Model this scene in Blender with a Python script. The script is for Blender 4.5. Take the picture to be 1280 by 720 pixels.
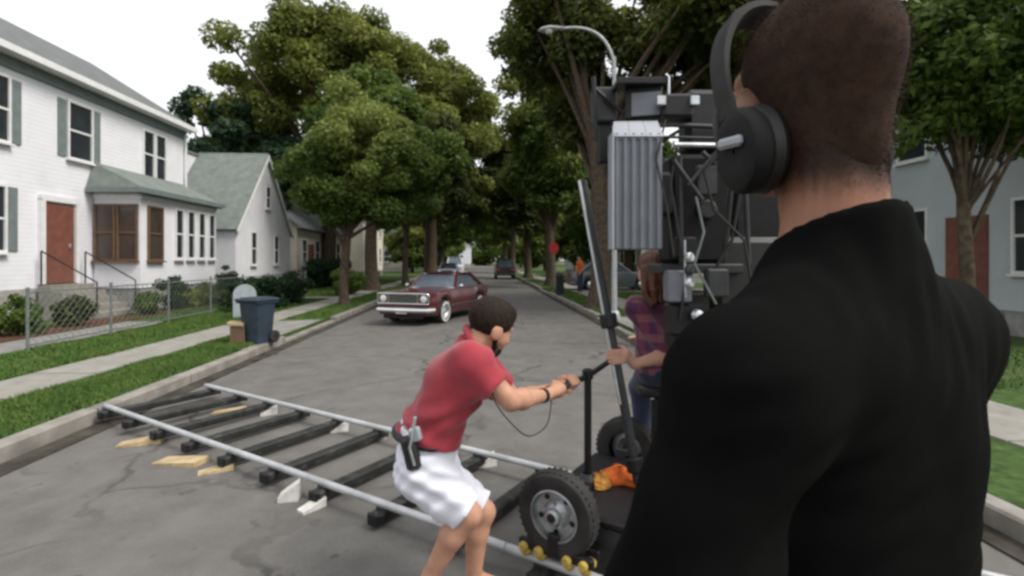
import bpy, math, random
import numpy as np
from math import sin, cos, pi, radians, sqrt, atan2
from mathutils import Vector, Matrix

for o in list(bpy.data.objects):
    bpy.data.objects.remove(o, do_unlink=True)
S = bpy.context.scene
COL = S.collection

# ------------------------------------------------------------------ camera
CAM_H = 1.62
FPX = 640.0          # focal length in photo pixels (1280 wide)
HOR = 325.0          # photo row of the horizon
cam = bpy.data.cameras.new('camera')
cam.sensor_width = 36.0
cam.lens = 36.0 * FPX / 1280.0
cam.shift_y = -(360.0 - HOR) / 1280.0
cam.clip_start = 0.05
cam.clip_end = 2000
cam.dof.use_dof = False
camo = bpy.data.objects.new('camera', cam)
COL.objects.link(camo)
camo.location = (0, 0, CAM_H)
camo.rotation_euler = (radians(90), 0, 0)
S.camera = camo

# ------------------------------------------------------------------ world, sun, exposure
SUN_EL, SUN_AZ = radians(52), radians(108)      # azimuth from +Y towards +X (minus = left)
w = bpy.data.worlds.new('World'); S.world = w; w.use_nodes = True
nt = w.node_tree; nt.nodes.clear()
out = nt.nodes.new('ShaderNodeOutputWorld'); bg = nt.nodes.new('ShaderNodeBackground')
sky = nt.nodes.new('ShaderNodeTexSky'); sky.sky_type = 'NISHITA'; sky.sun_disc = False
sky.sun_elevation = SUN_EL; sky.sun_rotation = SUN_AZ
sky.air_density = 1.6; sky.dust_density = 5.0; sky.ozone_density = 1.0
hs = nt.nodes.new('ShaderNodeHueSaturation'); hs.inputs['Saturation'].default_value = 0.22
mixw = nt.nodes.new('ShaderNodeMix'); mixw.data_type = 'RGBA'
mixw.inputs['Factor'].default_value = 0.6
mixw.inputs['B'].default_value = (7.9, 8.0, 8.2, 1)
nt.links.new(sky.outputs[0], hs.inputs['Color'])
nt.links.new(hs.outputs[0], mixw.inputs['A'])
nt.links.new(mixw.outputs['Result'], bg.inputs['Color'])
bg.inputs['Strength'].default_value = 0.10
nt.links.new(bg.outputs[0], out.inputs[0])
sl = bpy.data.lights.new('sun', 'SUN'); sl.energy = 1.5; sl.angle = radians(22); sl.color = (1, .95, .87)
so = bpy.data.objects.new('sun', sl); COL.objects.link(so)
sd = Vector((sin(SUN_AZ) * cos(SUN_EL), cos(SUN_AZ) * cos(SUN_EL), sin(SUN_EL)))
so.rotation_euler = (-sd).to_track_quat('-Z', 'Y').to_euler()
so.location = sd * 60
S.view_settings.view_transform = 'Standard'
S.view_settings.look = 'None'
S.view_settings.exposure = 0.85
S.view_settings.gamma = 1.0
S.view_settings.use_curve_mapping = False
S.render.engine = 'CYCLES'
S.cycles.pixel_filter_type = 'BLACKMAN_HARRIS'
S.cycles.filter_width = 3.0        # the photograph is a soft video frame
S.cycles.max_bounces = 6
S.render.resolution_x = 1024; S.render.resolution_y = 576

# ------------------------------------------------------------------ helpers
def at(u, v, Y):
    """world point seen at photo pixel (u,v) at distance Y along the view axis"""
    return Vector(((u - 640) / FPX * Y, Y, CAM_H + (HOR - v) / FPX * Y))
def onz(u, v, z=0.0):
    """world point seen at photo pixel (u,v) lying at height z"""
    Y = (CAM_H - z) * FPX / (v - HOR)
    return Vector(((u - 640) / FPX * Y, Y, z))
ROADK = 0.058
RROT = math.atan(ROADK)
def RY(T, Y, z=0.0):
    """point at lateral offset T from the street axis and distance Y"""
    return Vector((T - ROADK * Y, Y, z))

def tagp(o, label=None, cat=None, group=None, kind=None):
    if label: o['label'] = label
    if cat: o['category'] = cat
    if group: o['group'] = group
    if kind: o['kind'] = kind
    return o
def thing(name, label, cat, loc=(0, 0, 0), rotz=0.0, group=None):
    o = bpy.data.objects.new(name, None); COL.objects.link(o)
    o.location = loc; o.rotation_euler = (0, 0, rotz); o.empty_display_size = .1
    return tagp(o, label, cat, group)
def root_inv(parent):
    M = Matrix.Identity(4); p = parent
    while p is not None:
        M = (Matrix.Translation(p.location) @ p.rotation_euler.to_matrix().to_4x4()) @ M
        p = p.parent
    return M.inverted()

class MB:
    """collects simple shapes; build() links them as one mesh object"""
    def __init__(s): s.v = []; s.f = []
    def add(s, vs, fs):
        n = len(s.v); s.v += [tuple(p) for p in vs]; s.f += [tuple(i + n for i in f) for f in fs]; return s
    def box(s, c, d, R=None, bev=0.0):
        hx, hy, hz = d[0] / 2, d[1] / 2, d[2] / 2
        if bev > 0:
            b = min(bev, hx * .9, hy * .9, hz * .9); P = []
            idx = {}
            for sx in (-1, 1):
                for sy in (-1, 1):
                    for sz in (-1, 1):
                        for ax in range(3):
                            q = [sx * (hx - b), sy * (hy - b), sz * (hz - b)]
                            q[ax] = (sx * hx, sy * hy, sz * hz)[ax]
                            idx[(sx, sy, sz, ax)] = len(P); P.append(Vector(q))
            F = []
            for ax in range(3):
                o1, o2 = [a for a in range(3) if a != ax]
                for sg in (-1, 1):
                    q = []
                    for (a, b_) in ((-1, -1), (1, -1), (1, 1), (-1, 1)):
                        t = [0, 0, 0]; t[ax] = sg; t[o1] = a; t[o2] = b_; q.append(idx[(*t, ax)])
                    F.append(q)
            for ax in range(3):
                o1, o2 = [a for a in range(3) if a != ax]
                for a in (-1, 1):
                    for b_ in (-1, 1):
                        t1 = [0, 0, 0]; t1[ax] = -1; t1[o1] = a; t1[o2] = b_
                        t2 = list(t1); t2[ax] = 1
                        F.append([idx[(*t1, o1)], idx[(*t2, o1)], idx[(*t2, o2)], idx[(*t1, o2)]])
            for sx in (-1, 1):
                for sy in (-1, 1):
                    for sz in (-1, 1):
                        F.append([idx[(sx, sy, sz, a)] for a in range(3)])
            # fix winding outward
            G = []
            for f in F:
                n = (P[f[1]] - P[f[0]]).cross(P[f[2]] - P[f[0]]); m = sum((P[i] for i in f), Vector()) / len(f)
                G.append(f if n.dot(m) > 0 else f[::-1])
            F = G
        else:
            P = [Vector((x, y, z)) for x in (-hx, hx) for y in (-hy, hy) for z in (-hz, hz)]
            F = [(0, 1, 3, 2), (4, 6, 7, 5), (0, 4, 5, 1), (2, 3, 7, 6), (0, 2, 6, 4), (1, 5, 7, 3)]
        c = Vector(c)
        if R is not None: P = [R @ p for p in P]
        return s.add([p + c for p in P], F)
    def tube(s, pts, rad, n=10, cap=True, flat=1.0):
        pts = [Vector(p) for p in pts]; m = len(pts)
        if not hasattr(rad, '__len__'): rad = [rad] * m
        T = [(pts[min(i + 1, m - 1)] - pts[max(i - 1, 0)]).normalized() for i in range(m)]
        up = Vector((0, 0, 1)) if abs(T[0].z) < .9 else Vector((1, 0, 0))
        N = (up - T[0] * up.dot(T[0])).normalized(); V = []
        for i in range(m):
            N = (N - T[i] * N.dot(T[i])).normalized(); B = T[i].cross(N)
            for k in range(n):
                a = 2 * pi * k / n
                V.append(pts[i] + (N * cos(a) * flat + B * sin(a)) * rad[i])
        F = []
        for i in range(m - 1):
            for k in range(n):
                k2 = (k + 1) % n
                F.append((i * n + k, i * n + k2, (i + 1) * n + k2, (i + 1) * n + k))
        if cap:
            F.append(tuple(range(n - 1, -1, -1))); F.append(tuple((m - 1) * n + k for k in range(n)))
        return s.add(V, F)
    def lathe(s, prof, c, axis, n=24):
        """prof: list of (radius, offset along axis)"""
        c = Vector(c); ax = Vector(axis).normalized()
        up = Vector((0, 0, 1)) if abs(ax.z) < .9 else Vector((1, 0, 0))
        N = (up - ax * up.dot(ax)).normalized(); B = ax.cross(N); V = []; m = len(prof)
        for r, h in prof:
            for k in range(n):
                a = 2 * pi * k / n; V.append(c + ax * h + (N * cos(a) + B * sin(a)) * max(r, 1e-4))
        F = []
        for i in range(m - 1):
            for k in range(n):
                k2 = (k + 1) % n; F.append((i * n + k, i * n + k2, (i + 1) * n + k2, (i + 1) * n + k))
        return s.add(V, F)
    def prism(s, poly, ext):
        """poly: planar polygon of 3D points, ext: extrusion vector"""
        P = [Vector(p) for p in poly]; e = Vector(ext); n = len(P)
        nrm = Vector()
        for i in range(1, n - 1): nrm += (P[i] - P[0]).cross(P[i + 1] - P[0])
        if nrm.dot(e) > 0: P = P[::-1]
        F = [tuple(range(n)), tuple(range(2 * n - 1, n - 1, -1))]
        for i in range(n):
            j = (i + 1) % n; F.append((i, i + n, j + n, j))
        return s.add(P + [p + e for p in P], F)
    def build(s, name, mat, parent=None, world=False, smooth=False, label=None):
        V = s.v
        if parent is not None and world:
            M = root_inv(parent); V = [tuple(M @ Vector(p)) for p in V]
        me = bpy.data.meshes.new(name); me.from_pydata(V, [], s.f); me.update()
        me.materials.append(mat)
        o = bpy.data.objects.new(name, me); COL.objects.link(o); o.parent = parent
        if smooth:
            me.polygons.foreach_set('use_smooth', [True] * len(me.polygons))
            try: me.set_sharp_from_angle(angle=radians(smooth if smooth is not True else 40))
            except Exception: pass
        if label: o['label'] = label
        return o
def copy_tree(o, parent=None):
    c = o.copy(); COL.objects.link(c); c.parent = parent
    for ch in list(o.children): copy_tree(ch, c)
    return c

# ------------------------------------------------------------------ materials
def mat(name, col, rough=.6, metal=0.0, var=.18, scale=6.0, bump=0.0, bscale=60.0, col2=None, spec=.4, detail=4, coords='Object', sheen=0.0):
    m = bpy.data.materials.new(name); m.use_nodes = True
    t = m.node_tree; b = t.nodes['Principled BSDF']
    tc = t.nodes.new('ShaderNodeTexCoord')
    nz = t.nodes.new('ShaderNodeTexNoise'); nz.inputs['Scale'].default_value = scale; nz.inputs['Detail'].default_value = detail
    nz.inputs['Roughness'].default_value = .6
    t.links.new(tc.outputs[coords], nz.inputs['Vector'])
    rp = t.nodes.new('ShaderNodeMapRange'); rp.inputs[1].default_value = .32; rp.inputs[2].default_value = .68
    t.links.new(nz.outputs['Fac'], rp.inputs[0])
    mx = t.nodes.new('ShaderNodeMix'); mx.data_type = 'RGBA'
    c2 = col2 if col2 else tuple(min(1, c * (1 + var)) for c in col)
    c1 = col if col2 else tuple(c * (1 - var) for c in col)
    mx.inputs['A'].default_value = (*c1, 1); mx.inputs['B'].default_value = (*c2, 1)
    t.links.new(rp.outputs[0], mx.inputs['Factor'])
    t.links.new(mx.outputs['Result'], b.inputs['Base Color'])
    b.inputs['Roughness'].default_value = rough; b.inputs['Metallic'].default_value = metal
    b.inputs['Specular IOR Level'].default_value = spec
    if sheen: b.inputs['Sheen Weight'].default_value = sheen
    if bump:
        n2 = t.nodes.new('ShaderNodeTexNoise'); n2.inputs['Scale'].default_value = bscale; n2.inputs['Detail'].default_value = 3
        t.links.new(tc.outputs[coords], n2.inputs['Vector'])
        bp = t.nodes.new('ShaderNodeBump'); bp.inputs['Strength'].default_value = min(1, bump * 20); bp.inputs['Distance'].default_value = bump
        t.links.new(n2.outputs['Fac'], bp.inputs['Height']); t.links.new(bp.outputs[0], b.inputs['Normal'])
    m['mx'] = 1
    return m
def nodes_of(m): return m.node_tree, m.node_tree.nodes['Principled BSDF']
def mixnode(m):
    for n in m.node_tree.nodes:
        if n.bl_idname == 'ShaderNodeMix': return n
def layer(m, fac_socket, col):
    """put another colour over a material's base colour"""
    t, b = nodes_of(m); src = b.inputs['Base Color'].links[0].from_socket
    x = t.nodes.new('ShaderNodeMix'); x.data_type = 'RGBA'
    t.links.new(fac_socket, x.inputs['Factor']); t.links.new(src, x.inputs['A']); x.inputs['B'].default_value = (*col, 1)
    t.links.new(x.outputs['Result'], b.inputs['Base Color'])
def nfac(m, scale, lo, hi, detail=5, stretch=None, coords='Object', rough=.6):
    t, b = nodes_of(m); tc = t.nodes.new('ShaderNodeTexCoord'); src = tc.outputs[coords]
    if stretch:
        mp = t.nodes.new('ShaderNodeMapping'); mp.inputs['Scale'].default_value = stretch
        t.links.new(src, mp.inputs[0]); src = mp.outputs[0]
    nz = t.nodes.new('ShaderNodeTexNoise'); nz.inputs['Scale'].default_value = scale; nz.inputs['Detail'].default_value = detail
    nz.inputs['Roughness'].default_value = rough
    t.links.new(src, nz.inputs['Vector'])
    r = t.nodes.new('ShaderNodeMapRange'); r.inputs[1].default_value = lo; r.inputs[2].default_value = hi
    t.links.new(nz.outputs['Fac'], r.inputs[0]); return r.outputs[0]
def mul(m, a, b_):
    t = m.node_tree; x = t.nodes.new('ShaderNodeMath'); x.operation = 'MULTIPLY'
    t.links.new(a, x.inputs[0])
    if hasattr(b_, 'is_linked'): t.links.new(b_, x.inputs[1])
    else: x.inputs[1].default_value = b_
    return x.outputs[0]

M = {}
# asphalt: mottled grey with darker patches, tar-filled cracks and pale worn lanes
a = mat('asphalt', (.124, .119, .112), .9, var=.16, scale=3.0, bump=.004, bscale=170, spec=.25)
layer(a, mul(a, nfac(a, .9, .50, .70, 9, rough=.72), .6), (.070, .066, .061))
layer(a, mul(a, nfac(a, .35, .52, .75, 4, (1.6, .25, 1)), .5), (.165, .157, .145))
layer(a, mul(a, nfac(a, 5.5, .62, .68, 8), .55), (.05, .047, .043))
layer(a, mul(a, nfac(a, 120, .56, .68, 3), .45), (.21, .205, .195))
t, b = nodes_of(a)
tc = t.nodes.new('ShaderNodeTexCoord'); wn = t.nodes.new('ShaderNodeTexNoise'); wn.inputs['Scale'].default_value = 1.1; wn.inputs['Detail'].default_value = 5
t.links.new(tc.outputs['Object'], wn.inputs['Vector'])
vm = t.nodes.new('ShaderNodeVectorMath'); vm.operation = 'MULTIPLY_ADD'; vm.inputs[1].default_value = (1.6, 1.6, 1.6)
t.links.new(wn.outputs['Color'], vm.inputs[0]); t.links.new(tc.outputs['Object'], vm.inputs[2])
vo = t.nodes.new('ShaderNodeTexVoronoi'); vo.feature = 'DISTANCE_TO_EDGE'; vo.inputs['Scale'].default_value = .38
t.links.new(vm.outputs[0], vo.inputs['Vector'])
cr = t.nodes.new('ShaderNodeMapRange'); cr.inputs[1].default_value = .004; cr.inputs[2].default_value = .018; cr.inputs[3].default_value = 1; cr.inputs[4].default_value = 0
t.links.new(vo.outputs['Distance'], cr.inputs[0])
layer(a, mul(a, mul(a, cr.outputs[0], nfac(a, .5, .38, .55, 2)), .85), (.035, .035, .035))
M['asphalt'] = a
M['concrete'] = mat('concrete', (.25, .24, .215), .9, var=.16, scale=5, bump=.004, bscale=90, spec=.2)
layer(M['concrete'], mul(M['concrete'], nfac(M['concrete'], 1.3, .5, .75), .5), (.2, .19, .165))
M['kerb'] = mat('kerb_stone', (.25, .235, .21), .9, var=.22, scale=4, bump=.006, bscale=60, spec=.2)
layer(M['kerb'], mul(M['kerb'], nfac(M['kerb'], 2.2, .48, .7), .6), (.11, .10, .085))
M['gutter'] = mat('gutter_dirt', (.055, .050, .042), .95, var=.5, scale=4, bump=.005, bscale=70, spec=.1)
M['driveway'] = mat('driveway_paving', (.22, .215, .20), .9, var=.2, scale=3, bump=.004, bscale=120, spec=.2)
M['mulch'] = mat('mulch', (.085, .045, .032), .95, var=.5, scale=25, bump=.02, bscale=60, spec=.1)
g = mat('lawn_soil', (.05, .085, .025), .95, var=.35, scale=9, bump=.015, bscale=50, spec=.1)
layer(g, mul(g, nfac(g, .8, .52, .7), .45), (.12, .115, .05))
M['lawn'] = g
M['earth'] = mat('earth', (.07, .08, .035), .95, var=.3, scale=1.5, spec=.1)
def grassmat(name, c1, c2, tip):
    m = mat(name, c1, .7, col2=c2, scale=1.6, spec=.2); return m
M['grass'] = grassmat('grass_blades', (.045, .105, .02), (.10, .16, .035), None)
layer(M['grass'], mul(M['grass'], nfac(M['grass'], 30, .55, .7, 2), .5), (.17, .16, .06))

def leafmat(name, dark, light, scale=.55, tr=.45):
    m = bpy.data.materials.new(name); m.use_nodes = True; t = m.node_tree; t.nodes.clear()
    o = t.nodes.new('ShaderNodeOutputMaterial'); tc = t.nodes.new('ShaderNodeTexCoord')
    nz = t.nodes.new('ShaderNodeTexNoise'); nz.inputs['Scale'].default_value = scale; nz.inputs['Detail'].default_value = 2
    t.links.new(tc.outputs['Object'], nz.inputs['Vector'])
    ge = t.nodes.new('ShaderNodeNewGeometry')
    ad = t.nodes.new('ShaderNodeMath'); ad.operation = 'MULTIPLY_ADD'; ad.inputs[1].default_value = .35
    t.links.new(ge.outputs['Random Per Island'], ad.inputs[0]); t.links.new(nz.outputs['Fac'], ad.inputs[2])
    mr = t.nodes.new('ShaderNodeMapRange'); mr.inputs[1].default_value = .45; mr.inputs[2].default_value = .9
    t.links.new(ad.outputs[0], mr.inputs[0])
    mx = t.nodes.new('ShaderNodeMix'); mx.data_type = 'RGBA'
    mx.inputs['A'].default_value = (*dark, 1); mx.inputs['B'].default_value = (*light, 1); t.links.new(mr.outputs[0], mx.inputs['Factor'])
    pb = t.nodes.new('ShaderNodeBsdfPrincipled'); pb.inputs['Roughness'].default_value = .55; pb.inputs['Specular IOR Level'].default_value = .25
    tl = t.nodes.new('ShaderNodeBsdfTranslucent'); ms = t.nodes.new('ShaderNodeMixShader'); ms.inputs[0].default_value = tr
    t.links.new(mx.outputs['Result'], pb.inputs['Base Color'])
    t.links.new(mx.outputs['Result'], tl.inputs['Color'])
    t.links.new(pb.outputs[0], ms.inputs[1]); t.links.new(tl.outputs[0], ms.inputs[2]); t.links.new(ms.outputs[0], o.inputs[0])
    return m
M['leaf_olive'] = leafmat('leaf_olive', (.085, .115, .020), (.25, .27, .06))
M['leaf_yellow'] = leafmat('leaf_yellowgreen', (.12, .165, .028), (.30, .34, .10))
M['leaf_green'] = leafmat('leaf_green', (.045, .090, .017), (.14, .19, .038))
M['leaf_dark'] = leafmat('leaf_dark', (.032, .050, .013), (.11, .13, .03))
M['leaf_blue'] = leafmat('leaf_bluegreen', (.015, .04, .022), (.045, .085, .04))
M['hedge_leaf'] = leafmat('hedge_leaf', (.012, .035, .014), (.035, .07, .025), 3)
M['bark'] = mat('bark', (.085, .066, .047), .95, var=.4, scale=9, bump=.03, bscale=25, spec=.15)
M['bark_pale'] = mat('bark_pale', (.15, .125, .09), .95, var=.4, scale=8, bump=.02, bscale=25, spec=.15)

def siding(name, col, pitch=.115):
    m = mat(name, col, .65, var=.05, scale=1.5, spec=.3); t, b = nodes_of(m)
    layer(m, mul(m, nfac(m, 1.1, .55, .8, 5, (1, 1, .4)), .25), tuple(c * .72 for c in col))
    tc = t.nodes.new('ShaderNodeTexCoord'); sp = t.nodes.new('ShaderNodeSeparateXYZ'); t.links.new(tc.outputs['Object'], sp.inputs[0])
    mm = t.nodes.new('ShaderNodeMath'); mm.operation = 'DIVIDE'; mm.inputs[1].default_value = pitch; t.links.new(sp.outputs['Z'], mm.inputs[0])
    fr = t.nodes.new('ShaderNodeMath'); fr.operation = 'FRACT'; t.links.new(mm.outputs[0], fr.inputs[0])
    iv = t.nodes.new('ShaderNodeMath'); iv.operation = 'SUBTRACT'; iv.inputs[0].default_value = 1; t.links.new(fr.outputs[0], iv.inputs[1])
    bp = t.nodes.new('ShaderNodeBump'); bp.inputs['Strength'].default_value = .8; bp.inputs['Distance'].default_value = .02
    t.links.new(iv.outputs[0], bp.inputs['Height']); t.links.new(bp.outputs[0], b.inputs['Normal']); return m
M['siding_white'] = siding('siding_white', (.66, .66, .69))
M['siding_cream'] = siding('siding_cream', (.62, .58, .48))
M['siding_tan'] = siding('siding_tan', (.36, .33, .27))
M['siding_grey'] = siding('siding_grey', (.42, .45, .47))
def shingle(name, col):
    m = mat(name, col, .9, var=.2, scale=3, spec=.15); t, b = nodes_of(m)
    tc = t.nodes.new('ShaderNodeTexCoord'); mp = t.nodes.new('ShaderNodeMapping'); mp.inputs['Scale'].default_value = (1, 1, 1)
    br = t.nodes.new('ShaderNodeTexBrick'); br.inputs['Scale'].default_value = 5; br.inputs['Mortar Size'].default_value = .03
    br.inputs['Color1'].default_value = (1, 1, 1, 1); br.inputs['Color2'].default_value = (.6, .6, .6, 1); br.inputs['Mortar'].default_value = (.1, .1, .1, 1)
    sp = t.nodes.new('ShaderNodeSeparateXYZ'); cb = t.nodes.new('ShaderNodeCombineXYZ'); ad = t.nodes.new('ShaderNodeMath'); ad.operation = 'ADD'
    t.links.new(tc.outputs['Object'], sp.inputs[0]); t.links.new(sp.outputs['X'], ad.inputs[0]); t.links.new(sp.outputs['Y'], ad.inputs[1])
    t.links.new(ad.outputs[0], cb.inputs['X']); t.links.new(sp.outputs['Z'], cb.inputs['Y']); t.links.new(cb.outputs[0], br.inputs['Vector'])
    r = t.nodes.new('ShaderNodeMapRange'); r.inputs[3].default_value = .5; r.inputs[4].default_value = 0; t.links.new(br.outputs['Color'], r.inputs[0])
    layer(m, r.outputs[0], tuple(c * .55 for c in col)); return m
M['shingle_green'] = shingle('shingle_grey_green', (.19, .215, .20))
M['shingle_grey'] = shingle('shingle_grey', (.15, .16, .16))
M['trim'] = mat('white_trim', (.70, .70, .70), .5, var=.06)
M['trim_dark'] = mat('gutter_paint', (.16, .19, .19), .5, var=.15)
M['trim_brown'] = mat('brown_trim', (.14, .085, .05), .6, var=.2)
def glass(name, col, rough=.06):
    m = mat(name, col, rough, var=.3, scale=1.2, spec=.6); return m
M['pane'] = glass('window_pane', (.028, .033, .038), .08)
M['pane_brown'] = glass('window_screen', (.06, .045, .035), .25)
M['found'] = mat('foundation', (.3, .29, .28), .9, var=.2, bump=.005)
M['door'] = mat('door_paint', (.18, .07, .05), .5)

M['black'] = mat('black_metal', (.007, .007, .0075), .5, var=.4, scale=15, spec=.4)
M['blackplastic'] = mat('black_plastic', (.008, .008, .0085), .6, var=.35, scale=25, spec=.25, bump=.0008, bscale=400)
M['charcoal'] = mat('charcoal_metal', (.026, .027, .029), .5, var=.3, scale=12)
M['rubber'] = mat('rubber', (.032, .031, .030), .8, var=.35, scale=7, bump=.002, bscale=90, spec=.2)
M['alu'] = mat('aluminium', (.52, .54, .56), .38, .85, var=.18, scale=14)
M['steel'] = mat('steel_rim', (.38, .40, .41), .42, .7, var=.3, scale=10)
M['railtube'] = mat('rail_tube', (.46, .47, .48), .5, .4, var=.2, scale=5)
M['greypanel'] = mat('grey_panel', (.17, .18, .205), .42, .25, var=.10, scale=6)
M['lightpanel'] = mat('light_panel', (.32, .335, .37), .4, .2, var=.10, scale=6)
M['chrome'] = mat('chrome', (.75, .76, .77), .16, .95, var=.1, scale=3)
M['tiepaint'] = mat('tie_black', (.018, .019, .018), .6, var=.5, scale=8, spec=.3)
layer(M['tiepaint'], mul(M['tiepaint'], nfac(M['tiepaint'], 14, .56, .66, 5), .35), (.12, .11, .10))
M['wood'] = mat('wedge_wood', (.42, .32, .18), .8, var=.3, scale=9)
M['wood_white'] = mat('wedge_painted', (.60, .59, .55), .75, var=.2, scale=12)
M['yellow'] = mat('yellow_urethane', (.40, .29, .06), .55, var=.3, scale=20)
M['orange'] = mat('orange_cloth', (.62, .13, .02), .8, var=.4, scale=22, bump=.004, bscale=70)
M['amber'] = mat('amber_cloth', (.55, .26, .05), .8, var=.4, scale=22, bump=.004, bscale=70)
M['binblue'] = mat('bin_blue', (.022, .038, .056), .55, var=.25, scale=6)
M['tan'] = mat('tan_card', (.40, .31, .17), .8, var=.2)
M['palegrey'] = mat('pale_board', (.30, .34, .36), .7, var=.15, scale=6)
M['galv'] = mat('galvanised', (.17, .19, .18), .6, .3, var=.2, scale=14)
M['lampgrey'] = mat('lamp_grey', (.42, .43, .43), .5, .4, var=.15)
M['red'] = mat('sign_red', (.45, .03, .025), .5)
M['amberlens'] = mat('amber_lens', (.5, .2, .03), .25)
M['lens'] = mat('headlight_glass', (.72, .73, .72), .12, .2, var=.1, spec=.8)

def skin(name, c, c2):
    m = mat(name, c, .5, col2=c2, scale=14, spec=.2, bump=.0015, bscale=130)
    _, b = nodes_of(m); b.inputs['Subsurface Weight'].default_value = .12; b.inputs['Subsurface Radius'].default_value = (.012, .005, .003)
    return m
M['skin_grip'] = skin('skin_warm', (.40, .205, .135), (.50, .28, .19))
M['skin_pale'] = skin('skin_pale', (.43, .24, .17), (.52, .31, .23))
M['skin_fore'] = skin('skin_neck', (.27, .125, .078), (.34, .17, .115))
M['hair_dark'] = mat('hair_dark', (.020, .013, .009), .75, var=.5, scale=60, bump=.005, bscale=160, spec=.15)
M['hair_buzz'] = mat('hair_buzz', (.026, .0135, .0085), .85, col2=(.048, .025, .016), scale=45, bump=.0016, bscale=420, spec=.2)
M['hair_auburn'] = mat('hair_auburn', (.055, .017, .008), .5, col2=(.12, .04, .018), scale=30, bump=.004, bscale=80, spec=.4)
def cloth(name, c, var=.12, scale=10, rough=.9, b1=.0015, b2=600, sheen=.2):
    return mat(name, c, rough, var=var, scale=scale, bump=b1, bscale=b2, spec=.04, sheen=sheen)
M['polo'] = cloth('red_polo', (.30, .042, .056), .16, 8)
M['shorts'] = cloth('white_shorts', (.66, .67, .74), .06, 8)
M['tee'] = cloth('black_tee', (.0042, .0043, .0042), .25, 8, sheen=.0)
M['jeans'] = cloth('dark_jeans', (.03, .04, .07), .2, 12)
pl = cloth('plaid_shirt', (.16, .05, .09), .2, 10)
for ax, sc, c in ((0, 9, (.06, .03, .10)), (2, 9, (.30, .13, .13)), (1, 11, (.05, .02, .05))):
    t, b = nodes_of(pl); tc = t.nodes.new('ShaderNodeTexCoord'); sp = t.nodes.new('ShaderNodeSeparateXYZ'); t.links.new(tc.outputs['Object'], sp.inputs[0])
    m1 = t.nodes.new('ShaderNodeMath'); m1.operation = 'MULTIPLY'; m1.inputs[1].default_value = sc; t.links.new(sp.outputs[ax], m1.inputs[0])
    m2 = t.nodes.new('ShaderNodeMath'); m2.operation = 'FRACT'; t.links.new(m1.outputs[0], m2.inputs[0])
    m3 = t.nodes.new('ShaderNodeMath'); m3.operation = 'GREATER_THAN'; m3.inputs[1].default_value = .6; t.links.new(m2.outputs[0], m3.inputs[0])
    layer(pl, mul(pl, m3.outputs[0], .6), c)
M['plaid'] = pl
M['vest'] = cloth('orange_vest', (.55, .12, .02))
M['leather'] = mat('black_leather', (.015, .014, .014), .45, var=.3, scale=30, bump=.001, bscale=200)
M['belt'] = mat('dark_belt', (.012, .014, .022), .6)
M['shoe'] = mat('shoe', (.30, .29, .28), .7)
cp = mat('burgundy_paint', (.075, .010, .014), .28, var=.15, scale=2, spec=.5)
_, b = nodes_of(cp); b.inputs['Coat Weight'].default_value = .6; b.inputs['Coat Roughness'].default_value = .12
M['burgundy'] = cp
def carpaint(name, c):
    m = mat(name, c, .3, var=.1, scale=2); _, b = nodes_of(m); b.inputs['Coat Weight'].default_value = .5; return m
M['paint_dark'] = carpaint('paint_dark', (.02, .022, .025))
M['paint_blue'] = carpaint('paint_paleblue', (.32, .38, .44))
M['paint_white'] = carpaint('paint_white', (.70, .72, .74))
M['paint_grey'] = carpaint('paint_grey', (.12, .13, .14))
M['carglass'] = glass('car_glass', (.10, .12, .15), .05)
M['whitewall'] = mat('whitewall', (.62, .61, .58), .5, var=.1)
# ================================================================== THE SETTING
rng = np.random.default_rng(7); random.seed(7)
KL, KR = -3.90, 3.15            # kerb faces (lateral offset from the street axis)
def strip(name, T0, T1, Y0, Y1, z0, z1, m, kind='structure', parent=None):
    mb = MB(); P = [RY(T0, Y0, z0), RY(T1, Y0, z0), RY(T1, Y1, z0), RY(T0, Y1, z0)]
    mb.prism(P, (0, 0, z1 - z0)); o = mb.build(name, m, parent)
    if kind and parent is None: o['kind'] = kind
    return o
# one ground sheet to the horizon
mb = MB(); mb.add([(-900, -300, -.06), (900, -300, -.06), (900, 1500, -.06), (-900, 1500, -.06)], [(0, 1, 2, 3)])
mb.build('ground', M['earth'])['kind'] = 'structure'
# road as a fine sheet with a slight crown and unevenness
nx, ny = 24, 160; V = []; F = []
for j in range(ny + 1):
    Y = -8 + 158 * (j / ny) ** 1.6
    for i in range(nx + 1):
        q = i / nx; T = KL - .02 + (KR - KL + .04) * q
        z = .05 * (1 - (2 * q - 1) ** 2) - .045 + .006 * sin(1.7 * T + .8 * Y) * sin(.9 * Y - T)
        V.append(tuple(RY(T, Y, z)))
for j in range(ny):
    for i in range(nx):
        a0 = j * (nx + 1) + i; F.append((a0, a0 + 1, a0 + nx + 2, a0 + nx + 1))
mb = MB(); mb.add(V, F); mb.build('road', M['asphalt'], smooth=True)['kind'] = 'structure'
# cross street at the far end of the block
mb = MB(); mb.prism([RY(-70, 118, -.05), RY(70, 118, -.05), RY(70, 126, -.05), RY(-70, 126, -.05)], (0, 0, .035)); mb.build('cross_street', M['asphalt'])['kind'] = 'structure'

def zg(T):   # lawn height rises slightly away from the road
    return .105
strip('lawn_left', -90, KL - .16, -8, 117.5, -.05, .10, M['lawn'])
strip('lawn_right', KR + .16, 90, -8, 117.5, -.05, .10, M['lawn'])

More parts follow.
